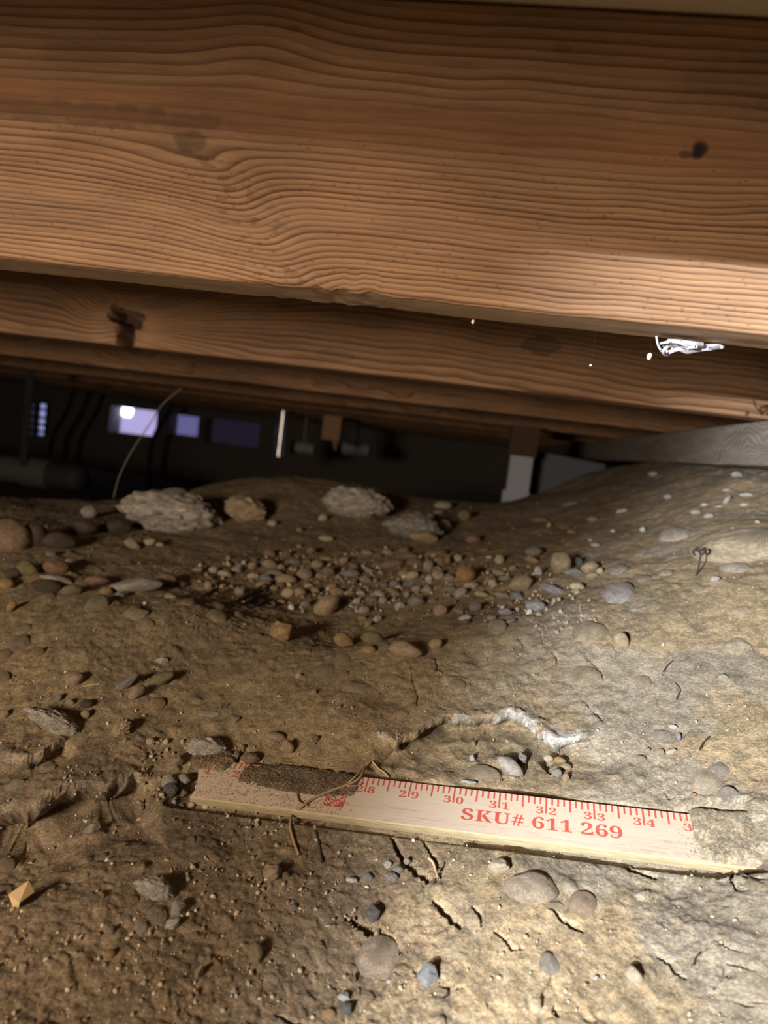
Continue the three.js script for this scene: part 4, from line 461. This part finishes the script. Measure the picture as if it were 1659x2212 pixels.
/* ------------------------------------------------------------------ loose grit, fine gravel, soil on the stick */
(() => {
  const R = mul32(99), tiny = (() => { let g = new THREE.IcosahedronGeometry(1, 1); g.deleteAttribute('uv'); g.deleteAttribute('normal'); g = mergeVertices(g, 1e-4); const p = g.attributes.position; for (let i = 0; i < p.count; i++) { const k = 0.75 + 0.5 * hash3(i, 3, 1); p.setXYZ(i, p.getX(i) * k, p.getY(i) * k, p.getZ(i) * k); } g.computeVertexNormals(); return g; })();
  const scatter = (name, geo, spots, label, cat, mat) => { const im = shade(new THREE.InstancedMesh(geo, mat ?? std(lin(1, 1, 1), .95), spots.length)), M = new THREE.Matrix4(), q = new THREE.Quaternion(), e = new THREE.Euler(), sc = new THREE.Vector3(); spots.forEach(([p, r, c], i) => { e.set(R() * 6, R() * 6, R() * 6); q.setFromEuler(e); sc.set(r * (.8 + .6 * R()), r * (.6 + .4 * R()), r * (.7 + .5 * R())); im.setMatrixAt(i, M.compose(p, q, sc)); im.setColorAt(i, c); }); im.name = numbered(name); scene.add(im); return tag(im, label, cat, null, 'stuff'); };
  const tones = [[.34, .26, .17], [.26, .19, .12], [.17, .12, .08], [.38, .31, .22], [.46, .41, .34], [.28, .24, .19]], pick = (w) => { const t = tones[Math.floor(Math.pow(R(), w) * tones.length)], k = .75 + .5 * R(); return lin(t[0] * k, t[1] * k, t[2] * k); };
  const spots = [];
  for (let i = 0; i < 13000; i++) {
    const px = -80 + R() * 1820, py = 1090 + R() * 1150, brown = py > 1650 && px < 900 - (py - 1850) * .5, lit = px > 1150 + (1500 - py) * .3;
    const dens = brown ? 0.7 : lit ? 0.22 : 0.5, cl = fbm2(px * .012, py * .02, 3, 600); if (R() > dens * sm(.3, .65, cl) * 1.4) continue;
    const h = castBase(px, py); if (!h) continue; const y = soil(h[0], h[1]), r = (0.00028 + 0.0011 * Math.pow(R(), 5)) * (brown ? 1.0 : .85) * (h[2] > .6 ? 1.5 : 1); spots.push([new THREE.Vector3(h[0], y + r * .3, h[1]), r, lit ? pick(1).lerp(lin(.3, .24, .16), .65) : pick(1)]);
  }
  scatter('soil_grit', tiny, spots, 'fine loose grit and crumbs strewn over the soil', 'grit');
  const gr = [];
  for (let i = 0; i < 2600 && gr.length < 620; i++) {
    const u = R() * 2 - 1, v = R() * 2 - 1; if (u * u + v * v > 1) continue; const px = 830 + u * 420, py = 1262 + v * 78 + u * 12; if (R() > 1.15 - (u * u + v * v) * .8) continue;
    const h = castBase(px, py); if (!h) continue; const y = soil(h[0], h[1]), r = (2 + 5 * R() * R()) / F * h[2]; gr.push([new THREE.Vector3(h[0], y + r * .35, h[1]), r, pick(.9)]);
  }
  for (let i = 0; i < 160; i++) { const px = 300 + R() * 260, py = 1610 + R() * 130, h = castBase(px, py); if (!h || py > 1735 - (px - 400) * .3 + 30) continue; const y = soil(h[0], h[1]), r = (3 + 6 * R() * R()) / F * h[2]; gr.push([new THREE.Vector3(h[0], y + r * .3, h[1]), r, pick(1.2).multiplyScalar(.85)]); }
  for (let i = 0; i < 60; i++) { const px = 1150 + R() * 140, py = 1290 + R() * 75, h = castBase(px, py); if (!h) continue; const y = soil(h[0], h[1]), r = (2 + 4 * R()) / F * h[2]; gr.push([new THREE.Vector3(h[0], y + r * .35, h[1]), r, pick(1).lerp(lin(.24, .2, .15), .7)]); }
  const fine = rock(171, 3, .1, .06); fine.deleteAttribute('color');
  scatter('fine_gravel', fine, gr, 'fine gravel filling the gaps between the heaped pebbles', 'gravel');
  // soil lying on the stick
  const heap = (s0, s1, w0, w1, hgt, seed, tone, lab, soft) => {
    const nx = 110, nz = 60, pos = [], col = [], uv = [], idx = [];
    for (let i = 0; i <= nx; i++) for (let k = 0; k <= nz; k++) {
      const u = i / nx, v = k / nz, s = mix(s0, s1, u), w = mix(w0, w1, v), r = Math.abs(u * 2 - 1) ** soft[0] + Math.abs(v * 2 - 1) ** soft[1];
      const n = fbm2(s * 2.2, w * 2.2, 3, seed), f = soft[2] < .02 ? .5 + .6 * (fbm2(s * 3.5, w * 3.5, 4, seed + 5) - .5) : fbm2(s * 11, w * 11, 3, seed + 5), g = hash3(i, k, seed), m = 1 - r - (n - .5) * .9 - (f - .5) * .7, edge = u < .02 || u > .98 || v < .02 || v > .98;
      const off = s > 36 || w < 0 || w > SWID, h = edge ? (off ? -0.3 : -0.06) : Math.max(-0.06, hgt * sm(0, .9, m) * (.6 + .8 * f) + soft[2] * (g - .3) * sm(0, .25, m) - .05 * (1 - sm(-.1, .06, m))), P = onStick(s, w, h); pos.push(P.x, P.y, P.z);
      const t = (.7 + .6 * f) * (g > .97 ? 1.9 : 1); col.push(tone[0] * t, tone[1] * t, tone[2] * t); uv.push(P.x / .17, P.z / .17);
    }
    for (let i = 0; i < nx; i++) for (let k = 0; k < nz; k++) { const a = i * (nz + 1) + k; idx.push(a, a + 1, a + nz + 2, a, a + nz + 2, a + nz + 1); }
    const g = new THREE.BufferGeometry(); g.setAttribute('position', new THREE.Float32BufferAttribute(pos, 3)); g.setAttribute('color', new THREE.Float32BufferAttribute(col, 3)); g.setAttribute('uv', new THREE.Float32BufferAttribute(uv, 2)); g.setIndex(idx); g.computeVertexNormals();
    tag(mesh('spilled_soil', g, soilMat), lab, 'soil', null, 'stuff');
  };
  heap(24.9, 27.9, -0.10, 0.72, 0.045, 640, [.17, .125, .085], 'dark crumbly soil spilled across the stick before mark 28', [2.6, 2.6, .03]);
  heap(23.6, 24.7, -0.35, 0.40, 0.08, 660, [.24, .18, .12], 'brown soil covering the broken end of the stick', [2.4, 2.4, .03]);
  heap(34.9, 37.0, -0.20, 1.16, 0.11, 680, [.36, .305, .225], 'tan soil burying the stick end past mark 35', [6, 8, .010]);
})();

/* ------------------------------------------------------------------ roots, twigs, strands, scraps */
function touch(px, py) {                                            // first of stick face and soil under a pixel
  const d = ray(px, py), t = S0.clone().sub(camera.position).dot(SN) / d.dot(SN), P = d.clone().multiplyScalar(t).add(camera.position), q = P.clone().sub(S0), s = q.dot(SA) / IN, w = q.dot(SW) / IN;
  if (Math.abs(s) < 6 && Math.abs(w) < SWID / 2) return P; const h = cast(px, py); return h ? h.p : P;
}
const tube = (pts, r, seg = 6) => { const n = pts.length * 6, g = new THREE.TubeGeometry(new THREE.CatmullRomCurve3(pts), n, r, seg); const p = g.attributes.position; return g; };
const laid = (list, lift) => list.map(([x, y, l]) => touch(x, y).add(new THREE.Vector3(0, (l ?? lift), 0)));
const rootM = std(lin(.30, .20, .11), .9), paleRoot = std(lin(.50, .38, .22), .9), twigM = std(lin(.03, .024, .02), .95);
const rg = thing('root', 'thin brown branching root trailing over the stick and down the soil', 'root');
mesh('main_root', tube(laid([[646, 1853], [635, 1824], [627, 1789], [633, 1764, .003], [650, 1748], [673, 1731], [700, 1718], [720, 1710], [747, 1700], [770, 1690], [781, 1678], [789, 1664, .002], [800, 1651, .002]], .0012), .00075), rootM, rg);
for (const b of [[[640, 1719], [645, 1735], [655, 1742], [664, 1745]], [[747, 1700], [768, 1681], [789, 1658, .002], [803, 1650, .002]], [[803, 1650, .002], [816, 1666, .002], [828, 1674, .002], [839, 1683]], [[690, 1664], [720, 1662], [750, 1660], [780, 1655], [803, 1650, .002]], [[636, 1760], [645, 1752], [652, 1749]], [[746, 1700], [760, 1702], [773, 1701], [780, 1697]]]) mesh('side_root', tube(laid(b, .0012), .00045), b[0][0] > 780 || b[0][0] === 747 ? paleRoot : rootM, rg);
tag(mesh('root', tube(laid([[681, 1797], [688, 1820], [692, 1845], [696, 1866]], .0008), .0006), twigM), 'short dark root hair on brown soil in front of the stick', 'root');
tag(mesh('root', tube(laid([[926, 1860], [934, 1868], [940, 1884], [947, 1905]], .0015), .0007), paleRoot), 'short pale root at the dark crack below the stick', 'root');
tag(mesh('twig', tube(laid([[538, 1480], [550, 1478], [575, 1474]].map(([x, y]) => [x - 360, y + 6]), .001), .0006), paleRoot), 'thin pale straw on brown slope beside the pinkish pebble', 'twig');
for (const [lab, ...p] of [['thin dark twig lying on the lit slope below the knobbly stone', [1452, 1430], [1441, 1441], [1432, 1453]], ['bent dark twig on the lit slope above the round cream stone', [1459, 1478], [1469, 1492], [1461, 1513]], ['short dark twig above the round cream stone', [1532, 1594], [1520, 1606], [1511, 1622]], ['dark forked twig on lit soil below the buried stick end', [1512, 2062], [1502, 2074], [1497, 2088]], ['straight dark twig on the bank under the girder', [1497, 1057], [1510, 1054], [1522, 1051]]]) tag(mesh('twig', tube(laid(p, .0008), .00042), twigM), lab, 'twig');
const sg = thing('black_rootlet', 'black forked rootlet standing on the lit bank', 'root'), up = (px, py, d) => at(px, py, d), sp0 = cast(1506, 1243), sd = sp0.t / IN;
mesh('stem', tube([up(1504, 1243, sd), up(1509, 1225, sd - .1), up(1512, 1208, sd - .15), up(1514, 1198, sd - .15)], .0007), twigM, sg);
for (const b of [[[1514, 1198], [1520, 1195], [1522, 1189], [1516, 1185]], [[1514, 1198], [1508, 1190], [1500, 1188], [1497, 1193], [1501, 1200]], [[1512, 1192], [1508, 1183], [1503, 1185]]]) mesh('branch', tube(b.map(([x, y]) => up(x, y, sd - .15)), .0009), twigM, sg);
// hanging strand in front of the dark space
{ const gz = cast(246, 1080).t / IN, L = [[392, 838, 45.6], [347, 878, 45], [328, 909, 44.6], [305, 943, 44], [278, 986, 43.4], [255, 1036, 42.6], [247, 1068, 42], [245, 1082, gz]]; tag(mesh('hanging_strand', tube(L.map((q) => at(...q)), .00085), std(lin(.30, .27, .25), .9)), 'thin pale strand hanging from the joists to the soil', 'strand'); }
// curled dry bark
const ribbon = (list, wid, lift, curl) => { const c = new THREE.CatmullRomCurve3(laid(list, lift)), n = 24, m = 8, pos = [], idx = [], T = new THREE.Vector3(), S = new THREE.Vector3(), U = new THREE.Vector3(0, 1, 0); for (const side of [0, 1]) for (let i = 0; i <= n; i++) { const p = c.getPoint(i / n); c.getTangent(i / n, T); S.crossVectors(T, U).normalize(); const tw = wid * Math.sin(Math.PI * clamp(i / n, .06, .94)); for (let k = 0; k <= m; k++) { const a = (k / m - .5) * curl, r = tw / curl - side * .0007; pos.push(p.x + S.x * Math.sin(a) * r, p.y + (Math.cos(a) - 1) * r + .004 - side * .0007 + .0016 * vn2(i * .7, k * .8, 3), p.z + S.z * Math.sin(a) * r); } } const w = m + 1, o = (n + 1) * w, q = (a, b, d, e) => idx.push(a, b, d, b, e, d); for (let i = 0; i < n; i++) { for (let k = 0; k < m; k++) { const a = i * w + k; q(a, a + 1, a + w, a + w + 1); q(o + a, o + a + w, o + a + 1, o + a + w + 1); } q(i * w, i * w + w, o + i * w, o + i * w + w); q(i * w + m, o + i * w + m, i * w + w + m, o + i * w + w + m); } const g = new THREE.BufferGeometry(); g.setAttribute('position', new THREE.Float32BufferAttribute(pos, 3)); g.setIndex(idx); g.computeVertexNormals(); return g; };
const barkM = std(lin(.10, .07, .045), .9), barkN = std(lin(.055, .04, .03), .9);
[[[[498, 1318], [520, 1302], [548, 1286], [574, 1272]], .010, barkM, 'longest dark curled bark strip at the edge of the gravel'], [[[512, 1326], [535, 1310], [560, 1296], [582, 1286]], .009, barkN, 'black bark strip lying under the longest curled strip'], [[[432, 1304], [450, 1292], [466, 1284], [478, 1284]], .008, barkM, 'small brown bark curl between ridge and gravel'], [[[540, 1328], [560, 1316], [580, 1306], [592, 1304]], .009, barkN, 'black bark shred nearest the angular yellow-tan stone']].forEach(([p, w, m, l]) => tag(mesh('bark_strip', ribbon(p, w, .001, 2.4), m), l, 'bark'));
// folded scrap at the lower left
{ const d0 = cast(44, 1945).t / IN, c = [[18, 1932, .28], [62, 1902, .02], [75, 1926, .10], [42, 1950, .42], [37, 1969, .12], [27, 1958, .22]].map(([x, y, l]) => at(x, y, d0 - l)), pos = [], nrm = new THREE.Vector3(0, .0006, .0003); for (const s of [0, 1]) for (const p of c) pos.push(p.x - s * nrm.x, p.y - s * nrm.y, p.z - s * nrm.z); const idx = [0, 3, 1, 1, 3, 2, 0, 5, 3, 5, 4, 3, 6, 7, 9, 7, 8, 9, 6, 9, 11, 11, 9, 10]; for (const [a, b] of [[0, 1], [1, 2], [2, 3], [3, 4], [4, 5], [5, 0]]) idx.push(a, b, a + 6, b, b + 6, a + 6); let g = new THREE.BufferGeometry(); g.setAttribute('position', new THREE.Float32BufferAttribute(pos, 3)); g.setIndex(idx); g = g.toNonIndexed(); g.computeVertexNormals(); tag(mesh('paper_scrap', g, std(lin(.60, .45, .24), .85)), 'folded tan scrap of card on the brown soil', 'scrap'); }
// white shredded tuft under the near joist, cocoons on threads
{ const t = thing('fibre_tuft', 'white shredded fibre tuft hanging under the near joist', 'fibre tuft'), wm = std(lin(.50, .50, .56), .8), DB = D1 + 1.0, P = (x, y, dd = 0) => atWall(1300 + x / 4.62, 640 + y / 4.62, DB + dd);
  const S = [[1.4, [620, 480], [640, 530], [660, 575], [630, 580], [615, 545], [640, 515], [690, 500]], [1.9, [640, 505], [700, 470], [800, 460], [900, 468], [1000, 480]], [1.7, [670, 560], [760, 528], [850, 556], [960, 538], [1080, 522], [1200, 505]], [1.3, [720, 495], [800, 512], [850, 552]], [1.0, [545, 400], [560, 480], [592, 545]], [1.8, [660, 445], [760, 452], [860, 490], [960, 470]], [1.5, [860, 520], [980, 500], [1120, 492], [1195, 502]], [1.8, [700, 520], [780, 490], [860, 505], [940, 500]], [1.2, [590, 470], [640, 460], [720, 440], [800, 440]], [1.6, [1080, 525], [1150, 512], [1205, 508]], [1.4, [740, 545], [800, 500], [880, 480]]];
  S.forEach(([r, ...p], i) => mesh('strand', tube(p.map(([x, y], k) => P(x, y, .25 * Math.sin(i * 2 + k))), r * .00062), wm, t));
  for (const [px, py, w, h, lab] of [[1403, 770, 10, 14, 'white cocoon hanging beside the fibre tuft'], [1022, 695, 7, 9, 'tiny white cocoon below the near joist edge'], [1276, 789, 5, 5, 'tiny pale speck hanging below the near joist']]) { const c = thing('cocoon', lab, 'cocoon'), d = D1 + 1.35, p = atWall(px, py, d), sc = d * IN / F, g = smooth[2].clone(); g.scale(w / 2 * sc, h / 2 * sc, w / 2 * sc); g.translate(p.x, p.y, p.z); mesh('case', g, std(lin(.75, .75, .76), .8), c); mesh('thread', tube([new THREE.Vector3(p.x, YC + (JB + .02) * IN, p.z), new THREE.Vector3(p.x + .0002, (p.y + YC + JB * IN) / 2, p.z), p], .00002, 4), std(lin(.06, .06, .06), .9), c); }
}

/* ------------------------------------------------------------------ things in the dark space behind */
const cyl = (p, q, r, seg = 28, r2 = r) => { const d = q.clone().sub(p), g = new THREE.CylinderGeometry(r2, r, d.length(), seg, 1); g.applyQuaternion(new THREE.Quaternion().setFromUnitVectors(new THREE.Vector3(0, 1, 0), d.clone().normalize())); g.translate((p.x + q.x) / 2, (p.y + q.y) / 2, (p.z + q.z) / 2); return g; };
{ const D = 66, a = atWall(-160, 1005, D), e = atWall(190, 1026, D), y = atWall(100, 1024, D).y, pm = std(lin(.10, .10, .095), .6), dk = std(lin(.03, .03, .028), .7), t = thing('drain_pipe', 'grey plastic drain pipe with coupling and dark end in the dark', 'pipe'), X = (px) => atWall(px, 1024, D).x, V = (px) => new THREE.Vector3(X(px), y, a.z), r = 31 / F * D * IN;
  mesh('pipe_run', cyl(V(-420), V(74), r), pm, t); mesh('coupling', cyl(V(58), V(112), r * 1.13), pm, t); mesh('dark_fitting', cyl(V(112), V(168), r * 1.06), dk, t);
  { const g = new THREE.SphereGeometry(r * 1.06, 28, 16); g.scale(.75, 1, 1); const p = V(166); g.translate(p.x, p.y, p.z); mesh('end_cap', g, dk, t); }
  const hx = X(66), hz = a.z; mesh('hanger_strap', (() => { const g = new THREE.BoxGeometry(.018, YC + TOP * IN - y, .002); g.translate(hx, (YC + TOP * IN + y) / 2, hz + r * 1.02); return g; })(), std(lin(.03, .03, .03), .8), t); }
{ const D = 108, p = atWall(606, 950, D), m = std(lin(.75, .75, .80), .25, { metalness: .9 }), b = atWall(600, 986, D), g = thing('drop_pipe', 'shiny metal pipe dropping from the floor far behind', 'pipe'); mesh('tube', cyl(new THREE.Vector3(p.x, b.y, p.z), new THREE.Vector3(p.x, YC + TOP * IN, p.z), 12 / F * D * IN), m, g); mesh('lower_collar', cyl(new THREE.Vector3(p.x, b.y, p.z), new THREE.Vector3(p.x, b.y + .03, p.z), 15 / F * D * IN), m, g); }
{ const D = 97.2, p = toIn(atWall(716, 946, D)), w = std(lin(.55, .32, .18), .85), g = thing('timber_cleat', 'orange-brown broken timber cleat hanging under a far joist', 'cleat'); mesh('block', box(p[0] - 1.2, p[0] + 1.2, p[1] - .3, JB + .1, D - .7, D + .7), w, g); mesh('splinter', (() => { const b = cyl(W3(p[0] + .4, p[1] + .2, D), W3(p[0] + .7, p[1] - 1.6, D), .55 * IN, 5, .1 * IN); return b; })(), w, g); }
for (const [px, py, w, h, D, c, lab] of [[655, 968, 52, 26, 118, [.45, .44, .47], 'short pale pipe stub hanging beside the metal post'], [770, 970, 58, 28, 118, [.36, .36, .40], 'dull grey duct stub right of the timber cleat']]) { const p = atWall(px, py, D), s = D * IN / F, g = thing('pipe_stub', lab, 'pipe'), v = new THREE.Vector3(w / 2 * s, 0, 0), m = std(lin(...c), .5); mesh('stub', cyl(p.clone().sub(v), p.clone().add(v), h / 2 * s), m, g); mesh('collar', cyl(p.clone().sub(v), p.clone().addScaledVector(v, -.6), h / 2 * s * 1.15), m, g); mesh('hanger', cyl(p, new THREE.Vector3(p.x, YC + TOP * IN, p.z), .003), m, g); }
{ const D = 60, m = std(lin(.46, .48, .60), .9), r = rectAt(1097, 985, 1146, 1084, D), g = thing('pier_post', 'pale painted post under the girder in front of the dim pier', 'post'); mesh('shaft', box(r[0], r[1], r[2] - 2, r[3], D, D + 2.4), m, g); mesh('dark_cap_block', box(r[0] - .2, r[1] + .2, r[3], JB, D, D + 3), std(lin(.09, .055, .033), .95), g); mesh('foot', box(r[0] - .25, r[1] + .1, r[2] - 2, r[2] + .8, D - .3, D + 2.6), m, g);
  const q = rectAt(1146, 985, 1300, 1090, D + 4); tag(mesh('concrete_pier', (() => { const s = new THREE.Shape(); s.moveTo(q[0], q[2] - 3); s.lineTo(q[1], q[2] - 3); s.lineTo(q[1], q[3] - .4); s.lineTo(q[0], q[3]); const e = new THREE.ExtrudeGeometry(s, { depth: 6, bevelEnabled: true, bevelSize: .12, bevelThickness: .12, bevelSegments: 2 }); e.translate(0, 0, -(D + 10)); e.scale(IN, IN, IN); e.translate(0, YC, 0); return e; })(), std(lin(.14, .15, .20), .95)), 'dim bluish concrete pier beside the pale post', 'pier'); }
for (const [x, D, lab] of [[132, 150, 'thin dark cable hanging beside the barred vent'], [165, 152, 'straight dark cable hanging between vent and bright sheet'], [352, 150, 'dark cable hanging between the two lavender sheets']]) { const p = atWall(x, 900, D); tag(mesh('cable', tube([new THREE.Vector3(p.x + .1, YC + TOP * IN, p.z), new THREE.Vector3(p.x + .03, p.y + .03, p.z), new THREE.Vector3(p.x - .04, p.y - .12, p.z), new THREE.Vector3(p.x - .05, YC + BOT * IN, p.z)], .012), std(lin(.03, .03, .03), .7)), lab, 'cable'); }

/* ------------------------------------------------------------------ the torch and the added fill panel, behind the camera */
const lathed = (pts, d, p) => { const g = new THREE.LatheGeometry(pts.map(([r, h]) => new THREE.Vector2(r, h)), 32); g.applyQuaternion(new THREE.Quaternion().setFromUnitVectors(new THREE.Vector3(0, 1, 0), d)); g.translate(p.x, p.y, p.z); return g; };
{ const t = thing('hand_torch', 'black hand torch shining over the soil from behind', 'torch'), b = std(lin(.03, .03, .03), .5); mesh('barrel', lathed([[0, -.14], [.012, -.14], [.012, -.05], [.017, -.03], [.017, -.006], [.014, -.006], [.012, -.012], [0, -.012]], torchDir, torchAt), b, t); mesh('lens', lathed([[0, -.008], [.0135, -.008], [.0135, -.007], [0, -.007]], torchDir, torchAt), std(lin(.9, .9, .9), .3, { emissive: lin(1, .95, .87), emissiveIntensity: 2 }), t); }
{ const t = thing('added_fill_panel', 'added flat warm fill panel behind the photographer', 'fillLight'), b = std(lin(.05, .05, .05), .6), put = (g, n, m) => { const o = mesh(n, g, m, t); o.position.copy(fillAt); o.quaternion.setFromUnitVectors(new THREE.Vector3(0, 0, 1), fillDir); return o; }; put((() => { const g = new THREE.BoxGeometry(.22, .14, .03); g.translate(0, 0, -.022); return g; })(), 'housing', b); put((() => { const g = new THREE.BoxGeometry(.20, .12, .003); g.translate(0, 0, -.005); return g; })(), 'diffuser', std(lin(.9, .9, .9), .6, { emissive: lin(1, .8, .56), emissiveIntensity: 1.5 })); put((() => { const g = new THREE.BoxGeometry(.10, .22, .02); g.translate(0, -.17, -.03); return g; })(), 'stand', b); }  // added body for the fill light, made up along with it
renderer.render(scene, camera);
